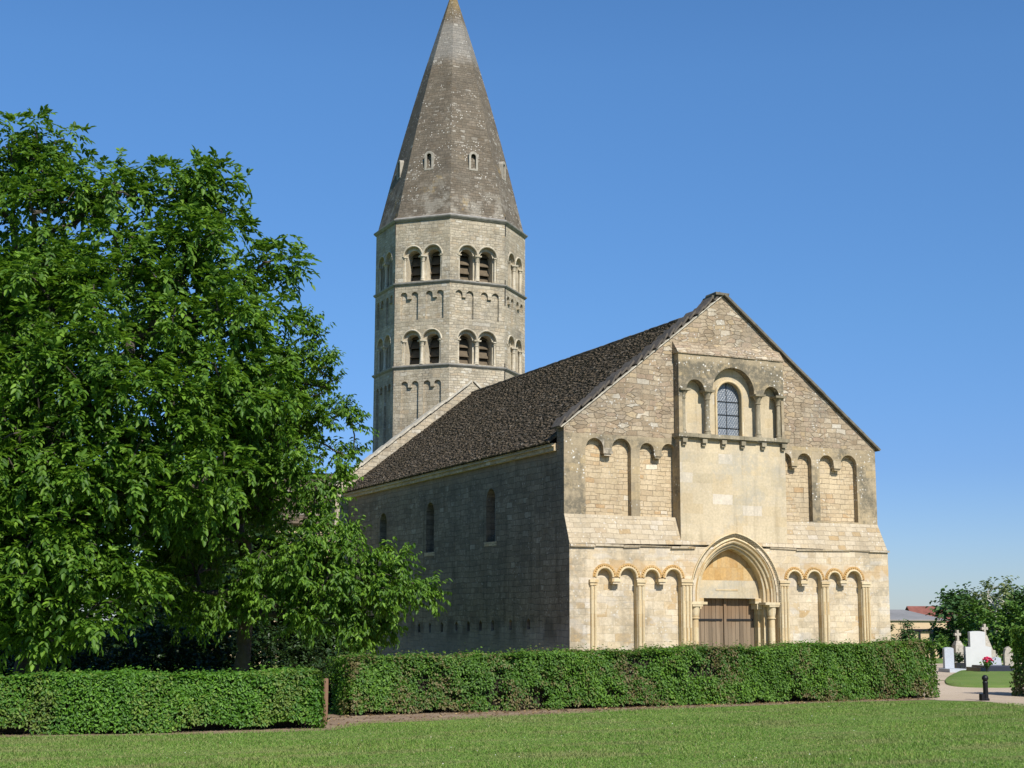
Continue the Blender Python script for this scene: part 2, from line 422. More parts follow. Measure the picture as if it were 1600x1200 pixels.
M['twig'] = simple('shade_dark_twigs', (0.024, 0.02, 0.012), 0.95, 0.4, 9, 0.9, bdist=0.03)  # twigs darkened to near black for the shade inside the hedges
M['white'] = simple('white_marble', (0.52, 0.515, 0.5), 0.5, 0.06, 3, 0.05)
M['palegrey'] = simple('pale_grey_granite', (0.40, 0.42, 0.45), 0.5, 0.12, 20, 0.1)
M['oldstone'] = simple('lichened_grave_stone', (0.38, 0.34, 0.28), 0.9, 0.35, 12, 0.5)
M['granite'] = simple('dark_polished_granite', (0.025, 0.025, 0.032), 0.2, 0.2, 40, 0.0, 0.5)
M['bollard'] = simple('black_bollard_paint', (0.012, 0.012, 0.014), 0.4, 0.2, 12, 0.1)
M['flower'] = simple('red_pink_petals', (0.55, 0.03, 0.09), 0.6, 0.5, 30, 0.1)
M['render'] = simple('tan_barn_wall', (0.56, 0.41, 0.25), 0.95, 0.15, 0.7, 0.2)
M['fibre'] = simple('grey_barn_roof', (0.2, 0.196, 0.19), 0.9, 0.2, 0.6, 0.3)
M['redroof'] = simple('red_brown_roof', (0.2, 0.075, 0.055), 0.9, 0.3, 2.0, 0.3)
M['petal'] = simple('white_clover_petals', (0.75, 0.75, 0.68), 0.7, 0.1, 30, 0.1)


def ground_mat(name, cols, sc_=(0.35, 3.0, 40.0), bump=0.5):
    t = NT(name)
    ob = t.obj()
    a, b, c = (t.noise(ob, s, 4, 0.65) for s in sc_)
    col = t.mix(t.step(a, 0.36, 0.64), cols[0], cols[1])
    col = t.mix(t.math('MULTIPLY', t.step(b, 0.5, 0.72), 0.55), col, cols[2])
    col = t.mix(1.0, col, t.ramp(c, [(0.25, (0.62,) * 3), (0.75, (1.38,) * 3)]), 'MULTIPLY')
    return t.principled(col, 0.95, t.math('ADD', c, b), bump, 0.03, 0.1)


M['lawn'] = ground_mat('lawn_turf', ((0.105, 0.165, 0.035), (0.13, 0.19, 0.045), (0.215, 0.2, 0.085)))
M['soil'] = ground_mat('bare_soil', ((0.2, 0.14, 0.09), (0.27, 0.2, 0.135), (0.14, 0.09, 0.055)), (1.5, 6.0, 50.0))
M['gravel'] = ground_mat('beige_gravel', ((0.38, 0.305, 0.225), (0.43, 0.35, 0.26), (0.33, 0.265, 0.195)), (0.3, 2.0, 60.0), 0.3)


def grass_mat():
    t = NT('grass_blades')
    ob = t.obj()
    g = t.n('NewGeometry').outputs['Random Per Island']
    c = t.ramp(g, [(0, (0.105, 0.2, 0.028)), (0.5, (0.15, 0.262, 0.04)), (0.85, (0.205, 0.3, 0.058)), (0.97, (0.33, 0.31, 0.13))])
    a = t.noise(ob, 0.45, 4, 0.65)
    b = t.noise(t.vmul(ob, (0.35, 1.3, 1)), 0.9, 3, 0.6)
    c = t.mix(t.math('MULTIPLY', t.step(a, 0.48, 0.7), 0.5), c, t.mix(1.0, c, (1.5, 1.25, 1.3), 'MULTIPLY'))
    c = t.mix(t.math('MULTIPLY', t.step(b, 0.47, 0.66), 0.7), c, (0.26, 0.25, 0.1))
    p = t.n('BsdfPrincipled', {'Base Color': c, 'Roughness': 0.55, 'Specular IOR Level': 0.25})
    tr = t.n('BsdfTranslucent', {'Color': c})
    mx = t.n('MixShader', {0: 0.3, 1: p.outputs[0], 2: tr.outputs[0]})
    t.t.links.new(mx.outputs[0], t.out.inputs[0])
    return t.m


M['grass'] = grass_mat()


# ------------------------------------------------------------------ object helpers
def tag(o, label=None, cat=None, group=None, kind=None):
    if label:
        o['label'] = label
    if cat:
        o['category'] = cat
    if group:
        o['group'] = group
    if kind:
        o['kind'] = kind
    return o


def empty(name, loc=(0, 0, 0), label=None, cat=None, group=None, rz=0):
    o = bpy.data.objects.new(name, None)
    COL.objects.link(o)
    o.location = loc
    o.rotation_euler = (0, 0, rz)
    return tag(o, label, cat, group)


class MB:
    """collects faces, builds one mesh object"""
    def __init__(self):
        self.v, self.f, self.mi = [], [], []
        self.mats = []

    def mat(self, m):
        if m not in self.mats:
            self.mats.append(m)
        return self.mats.index(m)

    def add(self, verts, faces, m):
        k = len(self.v)
        i = self.mat(m)
        self.v += [tuple(p) for p in verts]
        self.f += [tuple(j + k for j in f) for f in faces]
        self.mi += [i] * len(faces)

    def box(self, a, b, m, taper=None, jit=0.0):
        x0, y0, z0 = a
        x1, y1, z1 = b
        P = [[x0, y0, z0], [x1, y0, z0], [x1, y1, z0], [x0, y1, z0], [x0, y0, z1], [x1, y0, z1], [x1, y1, z1], [x0, y1, z1]]
        if taper:
            cx, cy = (x0 + x1) / 2, (y0 + y1) / 2
            for p in P[4:]:
                p[0] = cx + (p[0] - cx) * taper
                p[1] = cy + (p[1] - cy) * taper
        if jit:
            for p in P:
                for j in range(3):
                    p[j] += random.uniform(-jit, jit)
        self.add(P, [(0, 3, 2, 1), (4, 5, 6, 7), (0, 1, 5, 4), (1, 2, 6, 5), (2, 3, 7, 6), (3, 0, 4, 7)], m)

    def lathe(self, prof, c, m, n=12, ph=0.0, cap=True, sx=1.0):
        V, F = [], []
        for r, z in prof:
            for k in range(n):
                a = ph + 2 * math.pi * k / n
                V.append((c[0] + r * math.cos(a) * sx, c[1] + r * math.sin(a), c[2] + z))
        for i in range(len(prof) - 1):
            for k in range(n):
                k2 = (k + 1) % n
                F.append((i * n + k, i * n + k2, (i + 1) * n + k2, (i + 1) * n + k))
        if cap:
            F.append(tuple(range(n - 1, -1, -1)))
            F.append(tuple((len(prof) - 1) * n + k for k in range(n)))
        self.add(V, F, m)

    def tube(self, pts, rad, m, n=6):
        pts = [Vector(p) for p in pts]
        if not hasattr(rad, '__len__'):
            rad = [rad] * len(pts)
        V, F = [], []
        for i, p in enumerate(pts):
            t = (pts[min(i + 1, len(pts) - 1)] - pts[max(i - 1, 0)])
            t.normalize()
            a = t.cross(Vector((0.13, 0.31, 0.94)))
            if a.length < 1e-3:
                a = t.cross(Vector((1, 0, 0)))
            a.normalize()
            b = t.cross(a)
            for k in range(n):
                w = 2 * math.pi * k / n
                V.append(p + (a * math.cos(w) + b * math.sin(w)) * rad[i])
        for i in range(len(pts) - 1):
            for k in range(n):
                k2 = (k + 1) % n
                F.append((i * n + k, (i + 1) * n + k, (i + 1) * n + k2, i * n + k2))
        F.append(tuple(range(n)))
        F.append(tuple((len(pts) - 1) * n + k for k in range(n - 1, -1, -1)))
        self.add(V, F, m)

    def poly(self, loops, mp, m, d=0.0, flip=False):
        """fill of 2-D loops (first outer, others holes), mapped to 3-D"""
        tri = tessellate_polygon([[Vector((p[0], p[1], 0)) for p in L] for L in loops])
        flat = [p for L in loops for p in L]
        F = []
        for t in tri:
            a, b, c = (flat[i] for i in t)
            s = (b[0] - a[0]) * (c[1] - a[1]) - (b[1] - a[1]) * (c[0] - a[0])
            if abs(s) < 1e-9:
                continue
            F.append(t if (s > 0) != flip else t[::-1])
        self.add([mp(p[0], p[1], d) for p in flat], F, m)

    def wallstrip(self, L, mp, d0, d1, m, closed=True, flip=False):
        n = len(L)
        V = [mp(p[0], p[1], d0) for p in L] + [mp(p[0], p[1], d1) for p in L]
        F = []
        for i in range(n if closed else n - 1):
            j = (i + 1) % n
            F.append((i, j, n + j, n + i) if not flip else (i, n + i, n + j, j))
        self.add(V, F, m)

    def build(self, name, parent=None, smooth=None, loc=None):
        me = bpy.data.meshes.new(name)
        me.from_pydata(self.v, [], self.f)
        for m in self.mats:
            me.materials.append(m)
        me.polygons.foreach_set('material_index', self.mi)
        boxuv(me)
        if smooth:
            me.polygons.foreach_set('use_smooth', [True] * len(me.polygons))
            me.set_sharp_from_angle(angle=R_(smooth))
        me.update()
        o = bpy.data.objects.new(name, me)
        COL.objects.link(o)
        if parent:
            o.parent = parent
        if loc:
            o.location = loc
        return o


def boxuv(me):
    nl = len(me.loops)
    if nl == 0:
        return
    co = np.empty(len(me.vertices) * 3)
    me.vertices.foreach_get('co', co)
    co = co.reshape(-1, 3)
    vi = np.empty(nl, np.int32)
    me.loops.foreach_get('vertex_index', vi)
    npol = len(me.polygons)
    nor = np.empty(npol * 3)
    me.polygons.foreach_get('normal', nor)
    nor = nor.reshape(-1, 3)
    tot = np.empty(npol, np.int32)
    me.polygons.foreach_get('loop_total', tot)
    nr = np.repeat(nor, tot, axis=0)
    h = np.hypot(nr[:, 0], nr[:, 1])
    hs = np.maximum(h, 1e-6)
    p = co[vi]
    u = np.where(h > 0.3, (-nr[:, 1] * p[:, 0] + nr[:, 0] * p[:, 1]) / hs, p[:, 0])
    v = np.where(h > 0.3, p[:, 2] / np.maximum(h, 0.3), p[:, 1])
    # corner faces (narrow reveals) keep their own phase
    u = u + np.round(np.arctan2(nr[:, 1], nr[:, 0]) * 4) * 0.37 * (h > 0.3)
    uv = me.uv_layers.new(name='UVMap')
    uv.data.foreach_set('uv', np.stack([u, v], 1).astype(np.float32).ravel())


def arc(cx, cz, r, a0, a1, n=14):
    return [(cx + r * math.cos(R_(a0 + (a1 - a0) * i / n)), cz + r * math.sin(R_(a0 + (a1 - a0) * i / n))) for i in range(n + 1)]


def arch_between(x0, x1, z, n=14):
    """round arch from (x1,z) over to (x0,z)"""
    return arc((x0 + x1) / 2, z, (x1 - x0) / 2, 0, 180, n)


def lombard(x0, x1, zb, arches, zs, zp):
    """outline of a blind recess with two arches and a pendant between them (counter-clockwise)"""
    (a0, a1), (b0, b1) = arches
    return [(x0, zb), (x1, zb)] + ([(x1, zs)] if abs(x1 - b1) > 1e-4 else []) + arch_between(b0, b1, zs) + [(b0, zp), (a1, zp)] + arch_between(a0, a1, zs) + ([(x0, zs)] if abs(x0 - a0) > 1e-4 else [])


# ------------------------------------------------------------------ ground, paths
def terrain(x, y):
    s = np.clip((x - 32.0) / 26.0, 0, 1)
    return -2.3 * s * s * (3 - 2 * s)


def sheet(name, poly, z, m, sub=0, kind='structure'):
    mb = MB()
    mb.poly([poly], lambda u, v, d: (u, v, z), m)
    return tag(mb.build(name), kind=kind)


xs = np.concatenate([[-3000, -900, -300, -120], np.arange(-60, 100, 4.0), [120, 160, 300, 900, 3000]])
ys = np.concatenate([[-3000, -600, -120], np.arange(-60, 100, 8.0), [120, 200, 400, 900, 3000]])
gv = [(x, y, float(terrain(x, y))) for y in ys for x in xs]
nx_ = len(xs)
gf = [(j * nx_ + i, j * nx_ + i + 1, (j + 1) * nx_ + i + 1, (j + 1) * nx_ + i) for j in range(len(ys) - 1) for i in range(nx_ - 1)]
mb = MB()
mb.add(gv, gf, M['lawn'])
tag(mb.build('lawn_ground'), kind='structure')
sheet('soil_strip', [(-25, -15.9), (-18, -15.25), (-14.5, -15.8), (-12.3, -15.75), (-11.3, -14.4), (-9.3, -13.95), (-5.5, -12.9), (-2.2, -12.25), (1.5, -11.75), (4.6, -11.6),
                     (4.6, -10.0), (-10.5, -10.6), (-12.2, -13.5), (-25, -13.9)], 0.004, M['soil'])
gpath = [(4.2, -11.9), (4.9, -12.6), (4.45, -14.4), (6.0, -19.0), (24, -22), (31, -6), (31.5, 13), (22, 13), (13.0, 3), (12.6, -2.5), (-0.5, -2.5), (-1.0, 2), (-9, 2), (-9, -10.0), (4.55, -10.2)]
sheet('gravel_path', gpath, 0.008, M['gravel'])
# grass island between the two arms of the path: a low mound
isl_ = [(9.6, -6.0), (9.9, -7.1), (11.2, -7.3), (14.5, -5.5), (19, -1.0), (24, 4.0), (28.5, 9.8), (26, 10.2), (23.4, 8.7), (19, 4.2), (15, 0.2), (12, -3.0)]


def smooth_loop(P, it=2):
    for _ in range(it):
        Q = []
        for i in range(len(P)):
            a, b = P[i], P[(i + 1) % len(P)]
            Q += [(a[0] * .75 + b[0] * .25, a[1] * .75 + b[1] * .25), (a[0] * .25 + b[0] * .75, a[1] * .25 + b[1] * .75)]
        P = Q
    return P


isl_ = smooth_loop(isl_)
cx_, cy_ = 17.5, 0.9
mb = MB()
rings = [(1.0, 0.0), (0.985, 0.05), (0.9, 0.09), (0.6, 0.12), (0.25, 0.13)]
n = len(isl_)
V = [(cx_ + (p[0] - cx_) * s, cy_ + (p[1] - cy_) * s, z) for s, z in rings for p in isl_]
F = [(r * n + i, r * n + (i + 1) % n, (r + 1) * n + (i + 1) % n, (r + 1) * n + i) for r in range(len(rings) - 1) for i in range(n)]
F.append(tuple((len(rings) - 1) * n + i for i in range(n)))
mb.add(V, F, M['lawn'])
tag(mb.build('lawn_island', smooth=40), kind='structure')

# ------------------------------------------------------------------ the church
church = empty('church', (0, 0, 0), 'old stone church with sunlit arcaded gable front, dark tiled roof and octagonal bell tower', 'church')
W = 12.0
ZL, ZR, AX, ZA = 7.92, 7.76, 5.92, 12.60      # eaves left / right, apex
ZB1, ZB2, YB = 5.16, 4.22, -0.36              # batter: starts at ZB1 on y=0, ends at ZB2 on y=YB
DR = 0.20                                     # depth of the blind recesses


def F0(u, v, d):
    return (u, d, v)


def FL(u, v, d):
    return (u, YB + d, v)


def zlev(x, zl, zr):
    return zl + (zr - zl) * x / W


PCX, PZ, PC, PR, PA = 5.99, 2.47, 0.31, 2.03, 2.71      # pointed portal arch: centre line, spring, centre offset, outer radius


def pointed(delta, n=16):
    """pointed arch outline, right spring to left spring"""
    r = PR - delta
    ap = math.degrees(math.acos(PC / r))
    a = [(PCX - PC + r * math.cos(R_(ap * i / n)), PA + r * math.sin(R_(ap * i / n))) for i in range(n + 1)]
    a = [(a[0][0], PZ)] + a
    return a + [(2 * PCX - x, z) for x, z in a[:-1][::-1]]


fac = MB()
ZM = 7.70
R1 = lombard(0.75, 2.38, 5.13, ((0.78, 1.39), (1.70, 2.38)), 7.27, 7.10)
R2 = lombard(2.70, 4.04, 5.15, ((2.72, 3.23), (3.51, 4.04)), 7.26, 7.10)
R3 = lombard(8.0, 9.33, 5.19, ((8.0, 8.52), (8.77, 9.33)), 7.20, 7.03)
R4 = lombard(9.65, 11.20, 5.21, ((9.67, 10.25), (10.54, 11.20)), 7.17, 7.02)
fac.poly([[(0, ZB1), (W, ZB1), (W, ZM), (0, ZM)], R1, R2, R3, R4], F0, M['weathered'])
for H in (R1, R2, R3, R4):
    fac.wallstrip(H, F0, 0, DR, M['weathered'], flip=True)
    fac.poly([H], F0, M['recess'], DR)
WIN = [(5.60, 7.88), (6.58, 7.88)] + arch_between(5.60, 6.58, 9.21, 18)
fac.poly([[(0, ZM), (W, ZM), (W, ZR), (AX, ZA), (0, ZL)], WIN], F0, M['rubble'])
fac.wallstrip(WIN, F0, 0, 0.2, M['moulding'], flip=True)
# pale reveal plaster behind the arcade (proud sheet inside the recess, with the window cut out)
fac.poly([[(4.13, 7.86), (7.97, 7.86), (7.97, 10.2), (4.13, 10.2)], WIN], F0, M['panelstone'], -0.004)
# batter and lower wall
V = [(0, 0, ZB1), (W, 0, ZB1), (0, YB - .02, ZB2), (W + .1, YB - .02, ZB2), (W + .1, 0.5, ZB2), (W, 0.5, ZB1)]
NB_ = [p for p in pointed(0.1) if p[1] > ZB2][::-1]
fac.poly([[(0, ZB2)] + NB_ + [(W + .1, ZB2), (W, ZB1), (0, ZB1)]], lambda u, v, d: (u, (YB - .02) * (ZB1 - v) / (ZB1 - ZB2), v), M['batter'])
fac.add(V, [(1, 3, 4, 5)], M['batter'])
fac.add([(0, 0, ZB1), (0, YB - .02, ZB2), (0, .5, ZB2), (0, .5, ZB1)], [(0, 3, 2, 1)], M['sidewall'])
RA = lombard(0.92, 2.34, -.05, ((0.95, 1.47), (1.76, 2.32)), 3.22, 3.07)
RB = lombard(2.61, 3.94, -.05, ((2.64, 3.12), (3.39, 3.92)), 3.22, 3.08)
RC = lombard(8.01, 9.31, -.05, ((8.01, 8.51), (8.78, 9.30)), 3.25, 3.10)
RD = lombard(9.60, 10.94, -.05, ((9.63, 10.09), (10.36, 10.93)), 3.26, 3.13)
PORT = [(4.32, -.05), (7.66, -.05), (7.66, PZ)] + pointed(0.17) + [(4.32, PZ)]
PA_ = [p for p in pointed(0.17) if p[1] < ZB2 - .01]
PL_ = [p for p in PA_ if p[0] < PCX]
PR_ = [p for p in PA_ if p[0] > PCX]
xt_ = PCX - PC + math.sqrt((PR - .17) ** 2 - (ZB2 - PA) ** 2)
fac.poly([[(0, -.3), (4.32, -.3), (4.32, PZ)] + PL_[::-1] + [(2 * PCX - xt_, ZB2), (0, ZB2)], RA, RB], FL, M['ashlar'])
fac.poly([[(7.66, -.3), (W + .1, -.3), (W + .1, ZB2), (xt_, ZB2)] + PR_[::-1] + [(7.66, PZ)], RC, RD], FL, M['ashlar'])
for H in (RA, RB, RC, RD):
    fac.wallstrip(H, FL, 0, 0.19, M['moulding'], flip=True)
    fac.poly([H], FL, M['ashlar'], 0.19)
# side and back of the facade wall
fac.add([(0, YB, -.3), (0, .5, -.3), (0, .5, ZB2), (0, YB, ZB2)], [(0, 3, 2, 1)], M['sidewall'])
fac.add([(0, 0, ZB1), (0, .5, ZB1), (0, .5, ZL), (0, 0, ZL)], [(0, 3, 2, 1)], M['sidewall'])
fac.add([(W + .1, YB, -.3), (W + .1, .5, -.3), (W + .1, .5, ZB2), (W + .1, YB, ZB2)], [(0, 1, 2, 3)], M['ashlar'])
fac.add([(W, 0, ZB1), (W, .5, ZB1), (W, .5, ZR), (W, 0, ZR)], [(0, 1, 2, 3)], M['weathered'])
fac.poly([[(0, -.3), (W, -.3), (W, ZR), (AX, ZA), (0, ZL)]], lambda u, v, d: (u, .5, v), M['rubble'], flip=True)
fac.add([(0, 0, ZL), (0, .5, ZL), (AX, .5, ZA), (AX, 0, ZA), (W, .5, ZR), (W, 0, ZR)], [(0, 3, 2, 1), (3, 5, 4, 2)], M['rubble'])
facade = fac.build('facade_wall', church)

# projecting central panel
pan = MB()
PX0, PX1, PY, PT = 4.0, 8.06, -0.30, 10.50
FP = lambda u, v, d: (u, PY + d, v)
ARC = [(4.13, 7.86), (7.96, 7.86), (7.96, 9.31)] + arch_between(7.28, 7.88, 9.31) + [(6.90, 9.31)] + arch_between(5.28, 6.90, 9.33, 20) + [(4.97, 9.33)] + arch_between(4.29, 4.97, 9.31) + [(4.13, 9.31)]
pan.poly([[(PX0, 7.72), (PX1, 7.72), (PX1, PT), (PX0, PT)], ARC], FP, M['weathered'])
pan.wallstrip(ARC, FP, 0, 0.30, M['weathered'], flip=True)
NOTCH = [p for p in pointed(0.1) if p[1] > 4.2]
pan.poly([[(PX0, 4.2)] + NOTCH[::-1] + [(PX1, 4.2), (PX1, 7.72), (PX0, 7.72)]], FP, M['panelstone'])
pan.add([(PX0, PY, 4.2), (PX0, 0.2, 4.2), (PX0, 0.2, PT), (PX0, PY, PT)], [(0, 3, 2, 1)], M['weathered'])
pan.add([(PX1, PY, 4.2), (PX1, 0.2, 4.2), (PX1, 0.2, PT), (PX1, PY, PT)], [(0, 1, 2, 3)], M['weathered'])
panel = pan.build('arcade_panel', church)
mb = MB()   # sloping ledge on top of the panel, in blocks
x = PX0 - .04
while x < PX1:
    w = min(random.uniform(.4, .75), PX1 + .04 - x)
    j = random.uniform(-.012, .012)
    mb.add([(x, PY - .035 + j, PT - .02), (x + w, PY - .035 + j, PT - .02), (x + w, PY - .035 + j, PT + .02), (x, PY - .035 + j, PT + .02), (x, 0, PT + .42), (x + w, 0, PT + .42), (x, 0, PT - .02), (x + w, 0, PT - .02)],
           [(0, 1, 2, 3), (3, 2, 5, 4), (0, 3, 4, 6), (1, 7, 5, 2), (0, 6, 7, 1)], M['rubble'])
    x += w
mb.build('ledge', panel)
mb = MB()   # sill course on corbels
x = PX0 - .1
while x < PX1 + .06:
    w = min(random.uniform(.5, .9), PX1 + .1 - x)
    j = random.uniform(-.01, .01)
    mb.box((x, PY - .16 + j, 7.74 + j), (x + w - .006, 0.0, 7.86 + j * .5), M['grimy'])
    x += w
mb.box((PX0 - .05, PY - .10, 7.695), (PX1 + .05, 0, 7.735), M['grimy'])
sill = mb.build('sill_course', panel)
for px in (4.14, 4.88, 5.62, 6.36, 7.16, 7.95):
    mb = MB()
    mb.box((px - .085, PY - .14, 7.56), (px + .085, PY, 7.69), M['grimy'])
    mb.box((px - .07, PY - .08, 7.47), (px + .07, PY, 7.557), M['grimy'])
    mb.build('corbel', sill)


def column(x, y, z0, z1, r, m, parent, cap=0.24, capw=0.17, name='column', n=14, base=True, ab=0.07):
    mb = MB()
    zc = z1 - cap
    prof = [(r * 1.45, z0), (r * 1.45, z0 + .05), (r * 1.2, z0 + .09), (r * 1.3, z0 + .12), (r, z0 + .16), (r * .96, zc - .03), (r * 1.25, zc - .025), (r * 1.25, zc + .0), (r * 1.0, zc + .01),
            (r * 1.25, zc + (cap - ab) * .5), (capw * .98, zc + cap - ab)]
    if not base:
        prof = [(r, z0)] + prof[5:]
    mb.lathe(prof, (x, y, 0), m, n)
    mb.box((x - capw * 1.12, y - capw * 1.1, z1 - ab + .002), (x + capw * 1.12, y + capw * 1.1, z1 - .002), m, taper=1.06)
    return mb.build(name, parent, smooth=38)


for cx, h in ((4.215, 9.33), (5.125, 9.33), (7.09, 9.31), (7.90, 9.31)):
    column(cx, PY + .10, 7.86, h, 0.075 if cx in (4.215, 7.90) else .085, M['grimy'], panel, cap=.29, capw=.17)

# facade window
win = MB()
win.tube([(p[0], -.02, p[1]) for p in [(5.58, 7.88)] + arch_between(5.58, 6.60, 9.21, 20)[::-1] + [(6.60, 7.88)]], 0.045, M['moulding'], 8)
window = win.build('window', church, smooth=50)
mb = MB()
mb.poly([WIN], lambda u, v, d: (u, .16, v), M['glass'])
mb.build('pane', window)
for z in (8.18, 8.62, 9.06):
    mb = MB()
    mb.box((5.60, .135, z - .009), (6.58, .152, z + .009), M['iron'])
    mb.build('saddle_bar', window)
mb = MB()
mb.box((6.083, .138, 7.9), (6.097, .152, 9.69), M['iron'])
mb.build('saddle_bar', window)

# corbels under the pendants of the upper arcade
for (a, b, z) in ((1.39, 1.70, 7.10), (3.23, 3.51, 7.10), (8.52, 8.77, 7.03), (10.25, 10.54, 7.02)):
    mb = MB()
    mb.box((a - .015, -.03, z - .005), (b + .015, DR, z + .085), M['weathered'])
    mb.box((a + .03, .005, z - .07), (b - .03, DR, z - .008), M['weathered'])
    mb.build('corbel', facade)
# string course, slightly uneven blocks
mbs = [MB(), MB()]
x = .015
while x < W + .12:
    w = min(random.uniform(.5, 1.15), W + .14 - x)
    j = random.uniform(-.018, .018)
    zz = zlev(x, 4.20, 4.25) + j * .6
    if x + w < 5.0 or x > 6.95:
        mbs[x > 6].box((x, YB - .06 + j, zz - .045 + j), (x + w - .004, 0, zz + .015), M['batter'], jit=.012)
    x += w
for mb in mbs:
    mb.build('string_course', facade)


# roll mouldings and carved bands round the lower arches
def half_ring(mb, x0, x1, z, r0, r1, y0, y1, m, n=16):
    c, r = (x0 + x1) / 2, (x1 - x0) / 2
    V, F = [], []
    for i in range(n + 1):
        a = math.pi * i / n
        for rr, yy in ((r + r0, y1), (r + r0, y0), (r + r1, y0), (r + r1, y1)):
            V.append((c + rr * math.cos(a), yy, z + rr * math.sin(a)))
    for i in range(n):
        for k in range(3):
            F.append((i * 4 + k, (i + 1) * 4 + k, (i + 1) * 4 + k + 1, i * 4 + k + 1))
    mb.add(V, F, m)


for (a0, a1, z, side) in ((0.95, 1.47, 3.22, 0), (1.76, 2.32, 3.22, 0), (2.64, 3.12, 3.22, 0), (3.39, 3.92, 3.22, 0), (8.01, 8.51, 3.25, 0), (8.78, 9.30, 3.25, 0), (9.63, 10.09, 3.26, 0), (10.36, 10.93, 3.26, 0)):
    mb = MB()
    half_ring(mb, a0, a1, z, 0.05, 0.155, YB - .022, YB, M['orange'])
    c, r = (a0 + a1) / 2, (a1 - a0) / 2
    for i in range(15):   # carved leaves on the band
        a = math.pi * (i + .5) / 15
        rr = r + .105
        mb.lathe([(.008, -.022), (.024, -.008), (.02, .012), (.004, .022)], (c + rr * math.cos(a), YB - .03, z + rr * math.sin(a)), M['orange'], 6)
    mb.tube([(c + (r + .03) * math.cos(math.pi * i / 16), YB - .012, z + (r + .03) * math.sin(math.pi * i / 16)) for i in range(17)], .036, M['moulding'], 8)
    mb.build('archivolt', facade, smooth=40)
for (a, b, z) in ((1.47, 1.76, 3.07), (3.12, 3.39, 3.08), (8.51, 8.78, 3.10), (10.09, 10.36, 3.13)):
    mb = MB()
    mb.box((a - .02, YB - .05, z + .01), (b + .02, YB + .15, z + .1), M['moulding'])
    mb.box((a + .03, YB - .02, z - .06), (b - .03, YB + .15, z + .006), M['ashlar'])
    mb.build('corbel', facade)
for (a, b) in ((0.69, 0.92), (2.34, 2.61), (3.94, 4.32), (7.66, 8.01), (9.31, 9.60), (10.94, 11.27)):
    mb = MB()
    zt = 3.15 if a not in (3.94, 7.66) else 3.17
    zc = zlev(a, zt - .03, zt + .05)
    c = (a + b) / 2
    mb.box((a + .015, YB - .035, -.3), (b - .015, YB + .002, zc - .16), M['moulding'])
    k = 3 if b - a > .3 else 2
    for i in range(k):
        x = a + (b - a) * (i + .5) / k
        mb.tube([(x, YB - .045, -.3), (x, YB - .045, zc - .18)], (b - a) / k * .36, M['moulding'], 8)
    mb.box((a - .01, YB - .07, zc - .16), (b + .01, YB + .002, zc - .08), M['moulding'])
    mb.box((a - .035, YB - .10, zc - .076), (b + .035, YB + .002, zc + .01), M['moulding'])
    mb.build('pilaster', facade, smooth=40)

# portal
prof = [(0.0, -.05, 'moulding'), (0.03, -.055, 'moulding'), (0.135, .03, 'hood'), (0.15, .06, 'hood'), (0.17, .035, 'moulding'), (0.205, .02, 'moulding'), (0.235, .06, 'moulding'), (0.25, .1, 'moulding'), (0.285, .05, 'moulding'), (0.325, .075, 'moulding'),
        (0.335, .14, 'moulding'), (0.35, .165, 'moulding'), (0.385, .145, 'moulding'), (0.42, .17, 'moulding'), (0.425, .23, 'moulding'), (0.44, .25, 'moulding'), (0.47, .235, 'moulding'), (0.5, .26, 'moulding'), (0.505, .62, 'moulding')]
mb = MB()
Ls = [pointed(d, 20) for d, y, _ in prof]
npt = len(Ls[0])
for k in range(len(prof) - 1):
    V = [(p[0], YB + prof[k][1], p[1]) for p in Ls[k]] + [(p[0], YB + prof[k + 1][1], p[1]) for p in Ls[k + 1]]
    mb.add(V, [(i, i + 1, npt + i + 1, npt + i) for i in range(npt - 1)], M[prof[k + 1][2]])
V = [(p[0], YB - .05, p[1]) for p in Ls[0]] + [(p[0], YB + .30, p[1]) for p in Ls[0]]
mb.add(V, [(i, npt + i, npt + i + 1, i + 1) for i in range(npt - 1)], M['moulding'])
portal = mb.build('portal_arch', church, smooth=30)
YD = 0.40       # door plane
for s in (-1, 1):
    mb = MB()
    X = lambda d: PCX + s * d
    pts = [(1.67, YB), (1.67, YB + .34), (1.27, YB + .34), (1.27, YB + .54), (1.17, YB + .54), (1.17, YD + .1)]
    for (d0, y0), (d1, y1) in zip(pts[:-1], pts[1:]):
        q = [(X(d0), y0, -.3), (X(d1), y1, -.3), (X(d1), y1, PZ - .04), (X(d0), y0, PZ - .04)]
        mb.add(q, [(0, 3, 2, 1) if s > 0 else (0, 1, 2, 3)], M['moulding'])
    xa, xb = sorted((X(1.70), X(1.14)))
    xa2, xb2 = sorted((X(1.67), X(1.10)))
    mb.box((xa2, YB - .03, PZ - .06), (xb2, YB + .36, PZ + .02), M['moulding'])
    xa, xb = sorted((X(1.27), X(0.98)))
    mb.box((xa, YB + .38, PZ - .02), (xb, YD + .08, 2.62), M['moulding'])
    xa, xb = sorted((X(1.25), X(1.06)))
    mb.box((xa, YB + .40, PZ - .2), (xb, YD + .08, PZ - .022), M['moulding'])
    mb.build('jamb', portal)
for s in (-1, 1):
    column(PCX + s * 1.45, YB + .17, 0.0, PZ - .06, .115, M['moulding'], portal, cap=.42, capw=.165)
ti = pointed(0.47)
tz = 3.19
low = [(2 * PCX - (PCX - PC + math.sqrt((PR - .47) ** 2 - (tz - PA) ** 2)), tz), (PCX - PC + math.sqrt((PR - .47) ** 2 - (tz - PA) ** 2), tz)]
mb = MB()
mb.poly([low + [p for p in ti if p[1] > tz]], lambda u, v, d: (u, .16, v), M['orange'])
mb.build('tympanum', portal)
mb = MB()
